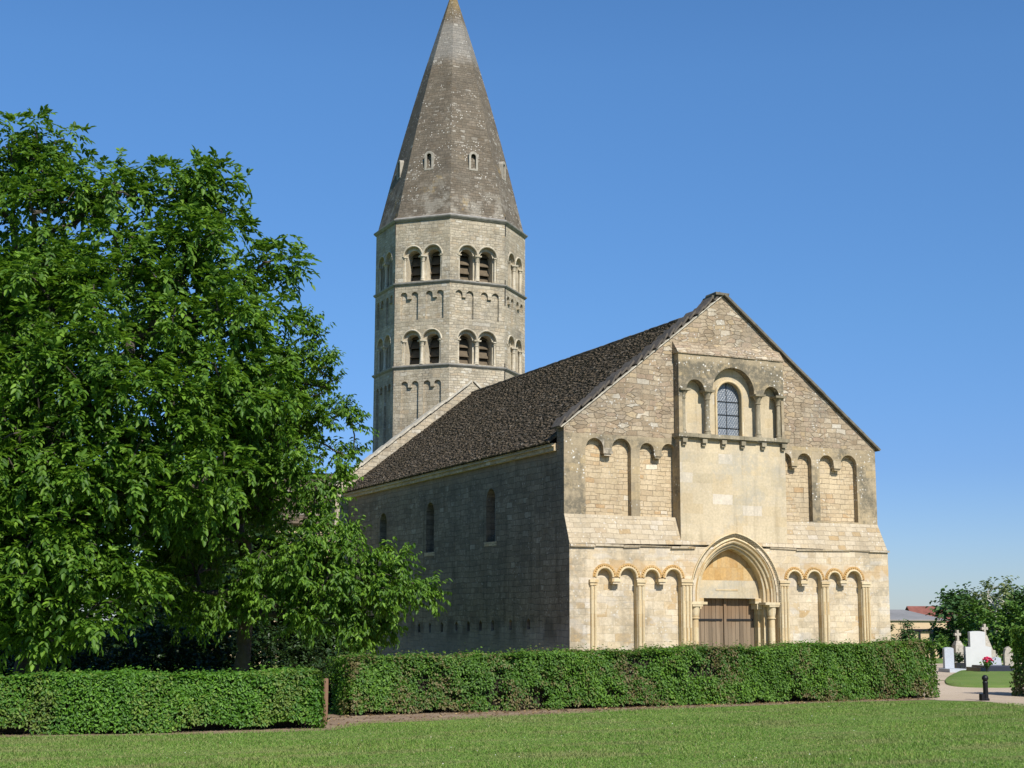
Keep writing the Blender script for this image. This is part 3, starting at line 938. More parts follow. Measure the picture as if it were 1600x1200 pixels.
mb.poly([[(PCX - 1.30, 2.62), (PCX + 1.30, 2.62)] + [p for p in ti if 2.66 < p[1] < tz and p[0] > PCX] + low[::-1] + [p for p in ti if 2.66 < p[1] < tz and p[0] < PCX]], lambda u, v, d: (u, .14, v), M['panelstone'])
mb.add([(PCX - 1.3, .14, 2.62), (PCX + 1.3, .14, 2.62), (PCX + 1.3, YD + .1, 2.62), (PCX - 1.3, YD + .1, 2.62)], [(0, 3, 2, 1)], M['moulding'])
mb.box((PCX - .45, .125, 2.86), (PCX + .4, .138, 2.91), M['moulding'])
mb.build('lintel', portal)
for s in (-1, 1):
    mb = MB()
    a, b = sorted((PCX + s * .012, PCX + s * 1.17))
    npl = 8
    for i in range(npl):
        x0 = a + (b - a) * i / npl
        x1 = a + (b - a) * (i + 1) / npl
        j = random.uniform(-.006, .006)
        mb.box((x0 + .005, YD + j, -.05), (x1 - .005, YD + .06, 2.62), M['door'])
    leaf = mb.build('door', church)
    mb = MB()
    mb.box((a + .06, YD - .03, 1.90), (b - .06, YD - .008, 1.96), M['iron'])
    mb.build('hinge', leaf)
    mb = MB()
    mb.box((a + .06, YD - .03, .5), (b - .06, YD - .008, .56), M['iron'])
    mb.build('hinge', leaf)
    if s < 0:
        mb = MB()
        mb.box((PCX - .02, YD - .05, -.02), (PCX + .07, YD - .01, 2.6), M['door'])
        mb.build('cover_strip', leaf)

# gable coping, thin lichened slabs following the two rakes


def rake(parent, xa, za, xb, zb, y0, y1, thick, m, step, lift=0.0, side=1, jit=.02, name='coping'):
    mb = MB()
    L = math.hypot(xb - xa, zb - za)
    dx, dz = (xb - xa) / L, (zb - za) / L
    nx, nz = -dz * side, dx * side
    s = 0
    while s < L - .02:
        w = min(random.uniform(step * .7, step * 1.3), L - s)
        o0, o1 = random.uniform(0, jit), random.uniform(0, jit) + lift
        ov = min(s + w + .05, L)
        yj = random.uniform(-jit, jit)
        P = []
        for (ss, o) in ((s, o0), (ov, o1)):
            for (yy, oo) in ((y0 + yj, o), (y1 + yj, o), (y1 + yj, o + thick), (y0 + yj, o + thick)):
                P.append((xa + dx * ss + nx * oo, yy, za + dz * ss + nz * oo))
        mb.add(P, [(0, 1, 2, 3), (7, 6, 5, 4), (0, 4, 5, 1), (1, 5, 6, 2), (2, 6, 7, 3), (3, 7, 4, 0)], m)
        s += w
    return mb.build(name, parent)


rake(facade, -.16, ZL - .10, AX, ZA, -.05, .55, .06, M['tileslab'], .36, lift=.10, side=1, jit=.07)
rake(facade, -.10, ZL - .08, AX, ZA - .01, -.045, .3, .035, M['copingpale'], .8, side=1, jit=.006)
rake(facade, W + .12, ZR - .07, AX, ZA + .02, -.13, .55, .075, M['coping'], .8, side=-1, jit=.012)
mb = MB()
mb.box((AX - .32, -.1, ZA + .02), (AX + .22, .55, ZA + .1), M['coping'], jit=.02)
mb.box((AX - .42, .0, ZA - .12), (AX - .1, .55, ZA - .02), M['coping'], jit=.02)
mb.build('cap_stone', facade)

# nave walls
NL = 21.5
nw = MB()
XN = 0.03
holes = [(y, 1.58 + .012 * (12.5 - y) * 1.6) for y in (12.46, 11.33, 10.12, 8.73, 7.62, 6.55, 5.52, 4.05, 2.65)]


def NW(u, v, d):
    return (XN + d, u, v)


wins = []
for yc, hw, z0, zt in ((16.75, .42, 4.35, 6.24), (11.45, .41, 4.42, 6.31), (5.72, .39, 4.55, 6.38)):
    wins.append([(yc - hw, z0), (yc + hw, z0)] + arch_between(yc - hw, yc + hw, zt - hw, 12))
hls = []
for y, z in holes:
    hls.append([(y - .12 + random.uniform(-.04, .04), z - .16), (y + .11, z - .16 + random.uniform(-.03, .05)), (y + .13, z + .1), (y + random.uniform(-.05, .05), z + .2), (y - .11, z + .12)])
edges_ = [.5] + [(holes[i][0] + holes[i + 1][0]) / 2 for i in range(len(holes) - 1)][::-1] + [NL]
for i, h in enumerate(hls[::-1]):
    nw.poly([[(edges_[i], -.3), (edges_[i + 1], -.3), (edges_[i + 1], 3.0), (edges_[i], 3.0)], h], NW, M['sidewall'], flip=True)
we_ = [.5, 8.6, 14.1, NL]
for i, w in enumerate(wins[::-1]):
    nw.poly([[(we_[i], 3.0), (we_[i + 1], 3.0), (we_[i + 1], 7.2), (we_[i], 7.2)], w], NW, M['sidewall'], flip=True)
for h in hls:
    nw.wallstrip(h, NW, 0, .3, M['sidewall'])
    nw.poly([h], NW, M['dark'], .3, flip=True)
for w in wins:
    nw.wallstrip(w, NW, 0, .34, M['sidewall'])
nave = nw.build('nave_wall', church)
nw = MB()
nw.box((W - XN - .3, .51, -.3), (W - XN, NL - .01, 7.16), M['recess'])
nave2 = nw.build('nave_wall', church)
mb = MB()
mb.box((-.10, .51, 7.17), (.3, NL, 7.30), M['recess'])
mb.box((-.17, .51, 7.303), (.3, NL, 7.40), M['recess'])
mb.build('cornice', nave)
mb = MB()
mb.box((W - .3, .51, 7.17), (W + .1, NL, 7.40), M['recess'])
mb.build('cornice', nave2)
for w in wins:
    mb = MB()
    ys_ = [p[0] for p in w]
    zs_ = [p[1] for p in w]
    mb.box((XN - .015, min(ys_) - .12, min(zs_) - .14), (XN + .3, max(ys_) + .12, min(zs_) - .003), M['recess'])
    so = mb.build('side_window', church)
    mb = MB()
    mb.poly([w], lambda u, v, d: (XN + .33, u, v), M['glass'], flip=True)
    mb.build('pane', so)

# nave roof of small stone tiles
SL = (12.30 - 7.42) / 6.24


def tiles(mb, p0, du, dv, nu, nv, wu, wv, nrm, th=.03, m=None):
    p0, du, dv, nrm = (np.array(a, float) for a in (p0, du, dv, nrm))
    for j in range(nv):
        off = (j % 2) * .5 + random.uniform(-.15, .15)
        u = -off * wu
        while u < nu * wu:
            w = wu * random.uniform(.7, 1.3)
            a, b = max(u, 0), min(u + w, nu * wu)
            u += w
            if b - a < .03:
                continue
            t = th * random.uniform(.6, 1.5)
            v0, v1 = j * wv + random.uniform(-.03, .02), (j + 1) * wv + .05
            g = .006
            c = [p0 + du * (a + g) + dv * v0 + nrm * (t + .018), p0 + du * (b - g) + dv * v0 + nrm * (t + .018 + random.uniform(-.008, .008)), p0 + du * (b - g) + dv * v1 + nrm * .012, p0 + du * (a + g) + dv * v1 + nrm * .012,
                 p0 + du * (a + g) + dv * v0 - nrm * .01, p0 + du * (b - g) + dv * v0 - nrm * .01]
            mb.add(c, [(0, 1, 2, 3), (4, 5, 1, 0), (4, 0, 3), (5, 2, 1)], m)


rl = math.hypot(6.24, 12.30 - 7.42)
dvl = np.array([6.24, 0, 12.30 - 7.42]) / rl
rf = MB()
nvr = 84
tiles(rf, (-.24, NL, 7.42), (0, -1, 0), dvl, 150, nvr, (NL - .52) / 150, rl / nvr, (-dvl[2], 0, dvl[0]), m=M['tiles'])
tiles(rf, (12.24, .52, 7.42), (0, 1, 0), (-dvl[0], 0, dvl[2]), 50, 24, (NL - .52) / 50, rl / 24, (dvl[2], 0, dvl[0]), m=M['tiles'])
rf.add([(-.22, .52, 7.40), (-.22, NL, 7.40), (6, NL, 12.27), (6, .52, 12.27), (12.22, NL, 7.40), (12.22, .52, 7.40)], [(0, 3, 2, 1), (3, 5, 4, 2)], M['dark'])
roof = rf.build('roof', church)
mb = MB()
y = .55
while y < NL - .1:
    w = random.uniform(.3, .45)
    mb.tube([(6, y, 12.30 + random.uniform(-.01, .02)), (6, min(y + w, NL), 12.30 + random.uniform(0, .02))], .085, M['tiles'], 7)
    y += w * .95
mb.build('ridge', roof)

# crossing gable rising over the nave roof
cg = MB()
G0 = 0.52
gz = lambda x: 7.42 + SL * (x + .24) + G0 if x <= 6 else 7.42 + SL * (12.24 - x) + G0
pts = [(-.55, -.3), (W + .55, -.3), (W + .55, gz(-.55)), (6, gz(6)), (-.55, gz(-.55))]
cg.poly([pts], lambda u, v, d: (u, NL, v), M['tower'])
cg.poly([pts], lambda u, v, d: (u, NL + .5, v), M['rubble'], flip=True)
cg.wallstrip(pts, lambda u, v, d: (u, NL + d, v), 0, .5, M['rubble'], flip=False)
cgo = cg.build('crossing_gable', church)
rake(cgo, -.62, gz(-.55) - .05, 6, gz(6), NL - .08, NL + .58, .09, M['copingpale'], 1.0, lift=.03, side=1, jit=.02)
rake(cgo, W + .62, gz(-.55) - .05, 6, gz(6), NL - .08, NL + .58, .09, M['copingpale'], 1.0, lift=.03, side=-1, jit=.02)
# transept, lower, mostly behind the trees
tr = MB()
TX, TY0, TY1, TE, TRZ = -6.5, NL + .4, NL + 7.0, 6.1, 8.6
tym = (TY0 + TY1) / 2
for x0 in (TX,):
    tr.box((x0, TY0, -.3), (W - x0, TY1, TE), M['recess'])
    tr.add([(x0, TY0, TE), (x0, TY1, TE), (x0, tym, TRZ - .1)], [(0, 2, 1)], M['rubble'])
    tr.add([(W - x0, TY0, TE), (W - x0, TY1, TE), (W - x0, tym, TRZ - .1)], [(0, 1, 2)], M['rubble'])
tro = tr.build('transept', church)
mb = MB()
tl = math.hypot(tym - TY0 + .3, TRZ - TE + .1)
dv_ = np.array([0, tym - TY0 + .3, TRZ - TE + .1]) / tl
tiles(mb, (TX - .2, TY0 - .3, TE - .1), (1, 0, 0), dv_, 80, 20, (W - 2 * TX + .4) / 80, tl / 20, (0, -dv_[2], dv_[1]), m=M['tiles'])
tiles(mb, (W - TX + .2, TY1 + .3, TE - .1), (-1, 0, 0), (0, -dv_[1], dv_[2]), 40, 12, (W - 2 * TX + .4) / 40, tl / 12, (0, dv_[2], dv_[1]), m=M['tiles'])
mb.build('roof', tro)

# ------------------------------------------------------------------ bell tower
TC = np.array([6.22, 24.92])
RAD = 3.68
APO = RAD * math.cos(math.pi / 8)
HS = RAD * math.sin(math.pi / 8)
Z0, Z1, Z2, Z3 = 6.0, 13.62, 17.61, 20.70


def face_map(k, apo=APO):
    th = -math.pi / 2 + k * math.pi / 4
    nrm = np.array([math.cos(th), math.sin(th)])
    tg = np.array([-nrm[1], nrm[0]])

    def mp(u, v, d):
        p = TC + nrm * (apo - d) + tg * u
        return (p[0], p[1], v)
    return mp


def double_arch(cx, hw, zb, zs, zp, gap):
    """two arches, centres +-cx, half width hw"""
    return [(-cx - hw, zb), (cx + hw, zb)] + arch_between(cx - hw, cx + hw, zs) + [(cx - hw, zp), (-cx + hw, zp)] + arch_between(-cx - hw, -cx + hw, zs)


tw = MB()
op = []
for k in range(8):
    mp = face_map(k)
    # lowest stage
    holes_ = []
    if k != 0 and k != 4:
        holes_ = [lombard(-1.02 + s, -.12 + s, 8.0, ((-1.02 + s, -.66 + s), (-.48 + s, -.12 + s)), 12.72, 12.6) for s in (0, 1.14)]
    tw.poly([[(-HS, Z0), (HS, Z0), (HS, Z1), (-HS, Z1)]] + holes_, mp, M['tower'])
    # louvred stage with a blind band above
    ZS1 = 14.82
    D1 = double_arch(.505, .475, Z1 + .06, ZS1, ZS1, 0)
    band = [lombard(-1.12 + s, -.2 + s, 15.80, ((-1.12 + s, -.76 + s), (-.56 + s, -.2 + s)), 16.98, 16.83) for s in (0, 1.3)]
    tw.poly([[(-HS, Z1), (HS, Z1), (HS, Z2), (-HS, Z2)], D1] + band, mp, M['tower'])
    ZS2 = 18.88
    D2 = double_arch(.505, .475, Z2 + .06, ZS2, ZS2, 0)
    tw.poly([[(-HS, Z2), (HS, Z2), (HS, Z3), (-HS, Z3)], D2], mp, M['tower'])
    for h in holes_ + band:
        tw.wallstrip(h, mp, 0, .11, M['tower'], flip=True)
        tw.poly([h], mp, M['tower'], .11)
    for D, zb, zs in ((D1, Z1 + .06, ZS1), (D2, Z2 + .06, ZS2)):
        tw.wallstrip(D, mp, 0, .17, M['towerash'], flip=True)
        inner = [[(c - .335, zb), (c + .335, zb)] + arch_between(c - .335, c + .335, zs - .02) for c in (-.505, .505)]
        # keep the inner plate's outline a hair inside the outer order
        tw.poly([D] + [[(x, z + .01) if i < 2 else (x, z) for i, (x, z) in enumerate(L)] for L in inner], mp, M['towerash'], .17)
        for L in inner:
            tw.wallstrip(L, mp, .17, .75, M['towerash'], flip=True)
        op.append((k, zb, zs))
tower = tw.build('bell_tower', church)


def obox(mb, mp, u0, u1, v0, v1, d0, d1, m, tilt=0.0):
    P = [mp(u0, v0, d0), mp(u1, v0, d0), mp(u1, v0 + tilt, d1), mp(u0, v0 + tilt, d1), mp(u0, v1, d0), mp(u1, v1, d0), mp(u1, v1 + tilt, d1), mp(u0, v1 + tilt, d1)]
    mb.add(P, [(0, 3, 2, 1), (4, 5, 6, 7), (0, 1, 5, 4), (1, 2, 6, 5), (2, 3, 7, 6), (3, 0, 4, 7)], m)


for (k, zb, zs) in op:
    mp = face_map(k)
    for c in (-.505, .505):
        mb = MB()
        for i in range(4):
            v = zb - .02 + i * .44
            obox(mb, mp, c - .36, c + .36, v, v + .04, .52 + .02 * i, .76 + .02 * i, M['louvre'], tilt=.40)
        obox(mb, mp, c - .36, c + .36, zb - .02, zb + 1.75, .84, .86, M['dark'])
        mb.build('louvre', tower)
    # colonnettes
    x, y, _ = mp(0, 0, .07)
    column(x, y, zb, zs + .01, .085, M['towerash'], tower, cap=.26, capw=.15, n=10)
    for s in (-1, 1):
        x, y, _ = mp(s * .94, 0, .09)
        column(x, y, zb, zs + .01, .06, M['towerash'], tower, cap=.14, capw=.095, n=8, ab=.06)
    # projecting hood roll over the two arches
    mb = MB()
    for c in (-.505, .505):
        mb.tube([mp(c + .505 * math.cos(math.pi * i / 16), zs + .505 * math.sin(math.pi * i / 16), .0) for i in range(17)], .045, M['towerash'], 7)
    mb.build('archivolt', tower, smooth=50)
OCT = math.pi / 8
for z, g in ((Z1, 0), (Z2, 0), (Z3, 1)):
    mb = MB()
    e = RAD
    if g:
        pr = [(e - .05, z - .12), (e + .05, z - .10), (e + .13, z - .02), (e + .15, z + .03), (e + .02, z + .12), (e - .3, z + .14)]
    else:
        pr = [(e - .05, z - .14), (e + .03, z - .12), (e + .10, z - .05), (e + .11, z + .0), (e - .05, z + .05)]
    mb.lathe(pr, (TC[0], TC[1], 0), M['lead'], 8, OCT, cap=False)
    mb.build('cornice', tower)
for k in (-4, -2, 0):   # lightning conductor down the front arrises
    a = -math.pi / 2 + k * math.pi / 4 + math.pi / 8
    for zt, zl in ((Z1 - .12, 1.0), (Z2 - .1, .9), (Z3 - .1, .6)):
        px, py = TC[0] + (RAD + .03) * math.cos(a - math.pi / 4 * 0), TC[1] + (RAD + .03) * math.sin(a)
        mb = MB()
        mb.tube([(px, py, zt + .35), (px, py, zt - zl)], .018, M['iron'], 5)
        mb.build('conductor', tower)

# spire, with a slight swelling
sp = MB()
HSP = 12.55
prof = [(RAD + .06, Z3 + .06), (RAD - .09, Z3 + .22)]
for i in range(1, 15):
    t = i / 14
    prof.append(((RAD - .09) * (1 - t) + .16 * math.sin(math.pi * t) * (1 if t > .0 else 0) + .07 * t, Z3 + .22 + HSP * t))
sp.lathe(prof, (TC[0], TC[1], 0), M['spire'], 8, OCT)
spire = sp.build('spire', church)
mb = MB()
mb.lathe([(.14, 0), (.17, .06), (.13, .16), (.05, .3)], (TC[0], TC[1], Z3 + .22 + HSP - .05), M['grimy'], 8)
mb.build('finial', spire)


def rad_at(z):
    for (r0, z0), (r1, z1) in zip(prof[:-1], prof[1:]):
        if z0 <= z <= z1:
            return r0 + (r1 - r0) * (z - z0) / (z1 - z0)
    return 0.1


ZLU = 23.25
for k in range(8):
    apo = rad_at(ZLU) * math.cos(math.pi / 8) + .02
    mp = face_map(k, apo)
    mb = MB()
    H = [(-.13, ZLU + .08), (.13, ZLU + .08)] + arch_between(-.13, .13, ZLU + .70, 8)
    O = [(-.23, ZLU), (.23, ZLU), (.23, ZLU + .78)] + arch_between(-.23, .23, ZLU + .72, 8)[1:-1] + [(-.23, ZLU + .78)]
    mb.poly([O, H], mp, M['lucarne'])
    mb.wallstrip(O, mp, 0, .7, M['lucarne'])
    mb.wallstrip(H, mp, 0, .09, M['lucarne'], flip=True)
    mb.wallstrip(H, mp, .09, .45, M['dark'], flip=True)  # inner reveal coloured near black for the shade inside the opening
    mb.poly([H], mp, M['dark'], .45)
    mb.build('lucarne', spire)


# ------------------------------------------------------------------ foliage
def norm(a):
    return a / np.maximum(np.linalg.norm(a, axis=-1, keepdims=True), 1e-9)


def leaf_mesh(name, P, D, N, L, Wd, mat, parent=None, fold=.18, droop=.15):
    """one mesh of many small folded leaves: P base, D direction, N normal, L length, Wd width"""
    n = len(P)
    D = norm(D)
    S = norm(np.cross(D, N))
    N = np.cross(S, D)
    L = L[:, None]
    Wd = Wd[:, None]
    up = N * Wd * fold
    V = np.empty((n, 6, 3))
    V[:, 0] = P
    V[:, 1] = P + D * L * .32 + S * Wd * .5 + up
    V[:, 2] = P + D * L * .72 + S * Wd * .36 + up * .8 - N * L * droop * .4
    V[:, 3] = P + D * L - N * L * droop
    V[:, 4] = P + D * L * .72 - S * Wd * .36 + up * .8 - N * L * droop * .4
    V[:, 5] = P + D * L * .32 - S * Wd * .5 + up
    me = bpy.data.meshes.new(name)
    me.vertices.add(n * 6)
    me.vertices.foreach_set('co', V.astype(np.float32).ravel())
    idx = (np.arange(n) * 6)[:, None] + np.array([0, 3, 2, 1, 0, 5, 4, 3])[None]
    me.loops.add(n * 8)
    me.loops.foreach_set('vertex_index', idx.astype(np.int32).ravel())
    me.polygons.add(n * 2)
    me.polygons.foreach_set('loop_start', (np.arange(n * 2) * 4).astype(np.int32))
    me.update(calc_edges=True)
    me.materials.append(mat)
    o = bpy.data.objects.new(name, me)
    COL.objects.link(o)
    if parent:
        o.parent = parent
    return o


def rdir(r, n):
    return norm(r.normal(size=(n, 3)))


def grow(r, base, trunk_top, nodes, trunk_r, mat, name, parent, pw=.46, twist=.1):
    """limbs from the trunk to every node; each node joins the branch nearest to it"""
    base, trunk_top = np.array(base, float), np.array(trunk_top, float)
    pts = [base + (trunk_top - base) * t + np.array([math.sin(t * 3) * twist, math.cos(t * 2.3) * twist, 0]) * (t > 0) for t in np.linspace(0, 1, 6)]
    par = [-1, 0, 1, 2, 3, 4]
    ln = [0, 1, 2, 3, 4, 5]
    c = trunk_top
    order = np.argsort(np.linalg.norm(nodes - c, axis=1))
    for i in order:
        p = nodes[i]
        A = np.array(pts[2:])
        d = np.linalg.norm(A - p, axis=1)
        # prefer a branch that comes from below and inwards
        cost = d + .25 * np.array(ln[2:]) * .5 + np.where(A[:, 2] > p[2] + .3, .8, 0)
        q = int(np.argmin(cost)) + 2
        pts.append(p)
        par.append(q)
        ln.append(ln[q] + d[q - 2])
    n = len(pts)
    cnt = np.ones(n)
    for i in range(n - 1, 0, -1):
        if par[i] >= 0:
            cnt[par[i]] += cnt[i]
    rad = trunk_r * (cnt / cnt[0]) ** pw
    rad = np.maximum(rad, .006)
    mb = MB()
    for i in range(1, n):
        a, b = np.array(pts[par[i]]), np.array(pts[i])
        L = np.linalg.norm(b - a)
        mid = (a + b) / 2 + r.normal(size=3) * .06 * L + np.array([0, 0, .05 * L])
        r0 = min(rad[par[i]], rad[i] * 1.35) if i > 5 else rad[par[i]]
        mb.tube([a, mid, b], [r0, (r0 + rad[i]) / 2, rad[i]], mat, 7 if rad[i] > .05 else 5)
    return mb.build(name, parent, smooth=60)


def blob_nodes(r, blobs, per, shell=.45):
    """points spread through a crown made of overlapping clumps"""
    out, cen = [], []
    for (c, rad) in blobs:
        k = max(3, int(per * rad ** 2))
        d = rdir(r, k)
        q = r.random(k) ** shell * np.where(r.random(k) < .12, 1.22, 1.0)
        pts = c + d * (q * rad)[:, None] * np.array([1, 1, .85])
        out.append(pts)
    return np.concatenate(out)


def at(px, py, dist, off=0.0):
    """a point at horizontal forward distance dist from the camera's stand"""
    d = FW + RT * (px - 800) / FPX - UP * (py - 600) / FPX
    fl = np.array([math.sin(YAW), math.cos(YAW), 0])
    return CAM + d * ((dist + off) / (d @ fl))


def px_blobs(r, lst, dist, spread):
    out = []
    for (x, y, rp, *o) in lst:
        off = o[0] if o else r.uniform(-1, 1) * spread
        out.append((at(x, y, dist, off), rp / FPX * (dist + off)))
    return out


def sprays(r, nodes, centre, per, twl, droop):
    """twig ends around each node, pointing outwards"""
    n = len(nodes)
    rep = np.repeat(nodes, per, axis=0)
    outw = norm(rep - centre)
    d = norm(outw * .55 + rdir(r, n * per) * .9 + np.array([0, 0, .15]))
    L = twl * r.uniform(.5, 1.2, n * per)
    tip = rep + d * L[:, None] - np.array([0, 0, 1]) * (droop * L ** 1.5)[:, None]
    return rep, d, L, tip


def walnut_leaves(r, nodes, centre, per, twl, leaflet, name, mat, parent):
    b, d, L, tip = sprays(r, nodes, centre, per, twl, .15)
    # compound leaves fan out near every twig end
    k = 4
    n = len(tip)
    base = np.repeat(tip - d * (L * .3)[:, None], k, axis=0) + np.repeat(d * L[:, None], k, axis=0) * r.uniform(0, .35, (n * k, 1))
    rd = norm(np.repeat(d, k, axis=0) * .5 + rdir(r, n * k) * .8 + np.array([0, 0, -.05]))
    rl_ = r.uniform(.26, .42, n * k)
    pos, dr, nm, ln, wd = [], [], [], [], []
    side = norm(np.cross(rd, np.array([0, 0, 1.0]) + .2 * rdir(r, n * k)))
    upn = np.cross(side, rd)
    for (t, s) in ((.3, 1), (.34, -1), (.58, 1), (.62, -1), (.85, 1), (.88, -1), (1, 0)):
        p = base + rd * (rl_ * t)[:, None] - np.array([0, 0, 1]) * (rl_ * t * t * .45)[:, None]
        dd = norm(rd * (.75 if s else 1) + side * s * .75 - np.array([0, 0, 1]) * (.12 + .25 * t) + rdir(r, n * k) * .25)
        pos.append(p)
        dr.append(dd)
        nm.append(norm(upn + rdir(r, n * k) * .45))
        ln.append(leaflet * r.uniform(.75, 1.3, n * k) * (.8 + .35 * t))
        wd.append(ln[-1] * r.uniform(.42, .55, n * k))
    return leaf_mesh(name, np.concatenate(pos), np.concatenate(dr), np.concatenate(nm), np.concatenate(ln), np.concatenate(wd), mat, parent)


def simple_leaves(r, nodes, centre, per, twl, leaf, k, hang, name, mat, parent, ratio=.45, droop=.12):
    b, d, L, tip = sprays(r, nodes, centre, per, twl, droop)
    n = len(b)
    t = np.tile(np.linspace(.15, 1, k), n) + r.uniform(-.06, .06, n * k)
    bb, dd, LL = np.repeat(b, k, axis=0), np.repeat(d, k, axis=0), np.repeat(L, k)
    p = bb + dd * (LL * t)[:, None] - np.array([0, 0, 1]) * (droop * (LL * t) ** 1.5)[:, None]
    side = norm(np.cross(dd, [0, 0, 1]) + 1e-6)
    s = np.where(r.random(n * k) < .5, 1, -1)[:, None]
    ld = norm(dd * .45 + side * s * .6 + rdir(r, n * k) * .35 - np.array([0, 0, hang]))
    nm = norm(np.array([0, 0, 1.0]) + dd * .3 + rdir(r, n * k) * .6)
    ln = leaf * r.uniform(.7, 1.3, n * k)
    return leaf_mesh(name, p, ld, nm, ln, ln * ratio * r.uniform(.85, 1.15, n * k), mat, parent)


# --- the two big trees on the left
r = np.random.default_rng(11)
DW = 35.0
wal = empty('walnut_tree', at(38, 1090, DW) * np.array([1, 1, 0]), 'big walnut tree filling the left edge above the low clipped hedge, tallest tree', 'tree')
wb = wal.location
wbl = px_blobs(r, [(80, 235, 45, 0), (25, 245, 55, -.6), (-60, 300, 100, .5), (85, 320, 75, -1), (190, 315, 62, -.5), (255, 300, 45, -.4), (318, 268, 34, -.2), (318, 325, 45, .3), (290, 380, 70, -1.2), (352, 352, 24, 0),
                   (190, 420, 90, -1.8), (60, 440, 100, -1.6), (-80, 480, 140, -.5), (325, 440, 52, -.8), (372, 428, 28, -.3), (412, 412, 14, -.1), (440, 402, 7, 0), (300, 500, 80, -2.0), (385, 510, 42, -.6), (415, 480, 22, -.3),
                   (120, 560, 110, -2.5), (-20, 600, 120, -2.2), (220, 620, 95, -2.7), (330, 620, 85, -1.8), (400, 600, 55, -.8), (60, 720, 110, -3), (-80, 760, 130, -2), (180, 760, 90, -3), (280, 730, 80, -2.4), (110, 860, 85, -3),
                   (10, 880, 90, -2.8), (190, 880, 60, -2.6), (60, 960, 60, -2.7), (150, 940, 45, -2.9), (-60, 930, 80, -2),
                   (90, 450, 95, 2.5), (240, 530, 80, 2.5), (150, 700, 110, 2.2), (310, 650, 60, 2), (0, 600, 120, 3), (60, 830, 110, 2), (240, 800, 90, 1.6)], DW, 1.5)
wn = blob_nodes(r, wbl, 17)
wc = np.mean([b[0] for b in wbl], axis=0)
tr_ = grow(r, tuple(wb), at(75, 800, DW), wn, .36, M['bark'], 'trunk', None)
lv_ = walnut_leaves(r, wn, wc, 5, .6, .15, 'crown', M['walnut'], None)
for o in (tr_, lv_):
    o.parent = wal
    o.matrix_parent_inverse = Matrix.Translation(-wb)

r = np.random.default_rng(23)
DC = 36.5
che = empty('cherry_tree', at(372, 1085, DC) * np.array([1, 1, 0]), 'cherry tree with drooping leaf sprays in front of the shaded nave wall', 'tree')
cb = che.location
cbl = px_blobs(r, [(470, 500, 22, 0), (500, 530, 20, 0), (480, 560, 40, -.4), (420, 570, 55, -.3), (510, 600, 20, 0), (430, 650, 65, -1), (500, 665, 42, -.6), (545, 640, 12, 0), (560, 665, 14, 0), (545, 705, 22, -.2), (360, 640, 70, 0), (380, 720, 75, -1.4),
                   (470, 740, 70, -1.6), (530, 750, 22, -.6), (330, 800, 70, -1.4), (420, 800, 45, -.4), (500, 790, 42, -1.2), (515, 845, 42, -1.6), (590, 876, 38, -1.6), (630, 880, 25, -1.6), (655, 915, 20, -1.7), (672, 922, 9, -1.7),
                   (500, 880, 70, -2), (570, 920, 55, -2), (620, 930, 34, -1.9), (440, 900, 60, -1.8), (380, 930, 45, -1.4), (480, 950, 50, -1.8), (550, 970, 44, -1.6), (600, 975, 30, -1.4), (330, 960, 26, -1), (290, 940, 40, 0), (590, 985, 28, -1),
                   (430, 690, 80, 1.5), (350, 760, 90, 1.6), (460, 620, 60, 1), (280, 860, 80, 1.5), (500, 900, 60, .8)], DC, 1.2)
cn = blob_nodes(r, cbl, 34)
cc = np.mean([b[0] for b in cbl], axis=0)
tr_ = grow(r, tuple(cb), at(385, 880, DC), cn, .19, M['bark'], 'trunk', None, twist=.08)
lv_ = simple_leaves(r, cn, cc, 8, .5, .125, 12, .62, 'crown', M['cherry'], None, ratio=.42)
for o in (tr_, lv_):
    o.parent = che
    o.matrix_parent_inverse = Matrix.Translation(-cb)


def far_tree(seed, name, label, cat, lst, dist, base_px, trunk_top, tr_r, mat, leaf, per, per2=4, bark='bark', group=None, k=7, zb=None, twl=None, spread=1.5):
    r = np.random.default_rng(seed)
    b = at(base_px, 1000, dist)
    z = float(terrain(b[0], b[1])) if zb is None else zb
    root = empty(name, (b[0], b[1], z), label, cat, group)
    bl = px_blobs(r, lst, dist, spread)
    nd = blob_nodes(r, bl, per * (8 if 'background' in name else 4))
    c = np.mean([q[0] for q in bl], axis=0)
    a = grow(r, (b[0], b[1], z), at(trunk_top[0], trunk_top[1], dist), nd, tr_r * .6, M[bark], 'trunk', None, twist=.05)
    l = simple_leaves(r, nd, c, per2, twl or leaf * 3.2, leaf, k, .25, 'crown', M[mat], None, ratio=.62)
    for o in (a, l):
        o.parent = root
        o.matrix_parent_inverse = Matrix.Translation(-root.location)
    return root


# dark shrubs in the shade below the two trees
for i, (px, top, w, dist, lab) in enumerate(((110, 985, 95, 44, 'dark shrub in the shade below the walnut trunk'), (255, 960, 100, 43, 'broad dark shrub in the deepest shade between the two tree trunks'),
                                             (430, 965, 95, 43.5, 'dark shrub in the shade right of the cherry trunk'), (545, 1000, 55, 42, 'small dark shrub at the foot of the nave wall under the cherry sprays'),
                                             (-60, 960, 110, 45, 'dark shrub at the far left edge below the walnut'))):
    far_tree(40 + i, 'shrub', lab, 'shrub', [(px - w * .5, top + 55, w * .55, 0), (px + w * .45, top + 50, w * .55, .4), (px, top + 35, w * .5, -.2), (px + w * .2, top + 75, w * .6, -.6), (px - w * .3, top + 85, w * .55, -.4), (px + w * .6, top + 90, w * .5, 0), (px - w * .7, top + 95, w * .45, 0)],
             dist, px, (px, top + 95), .07, 'darkleaf', .1, 12, 4, 'twig', 'dark shrubs under the two trees', k=8, twl=.4)

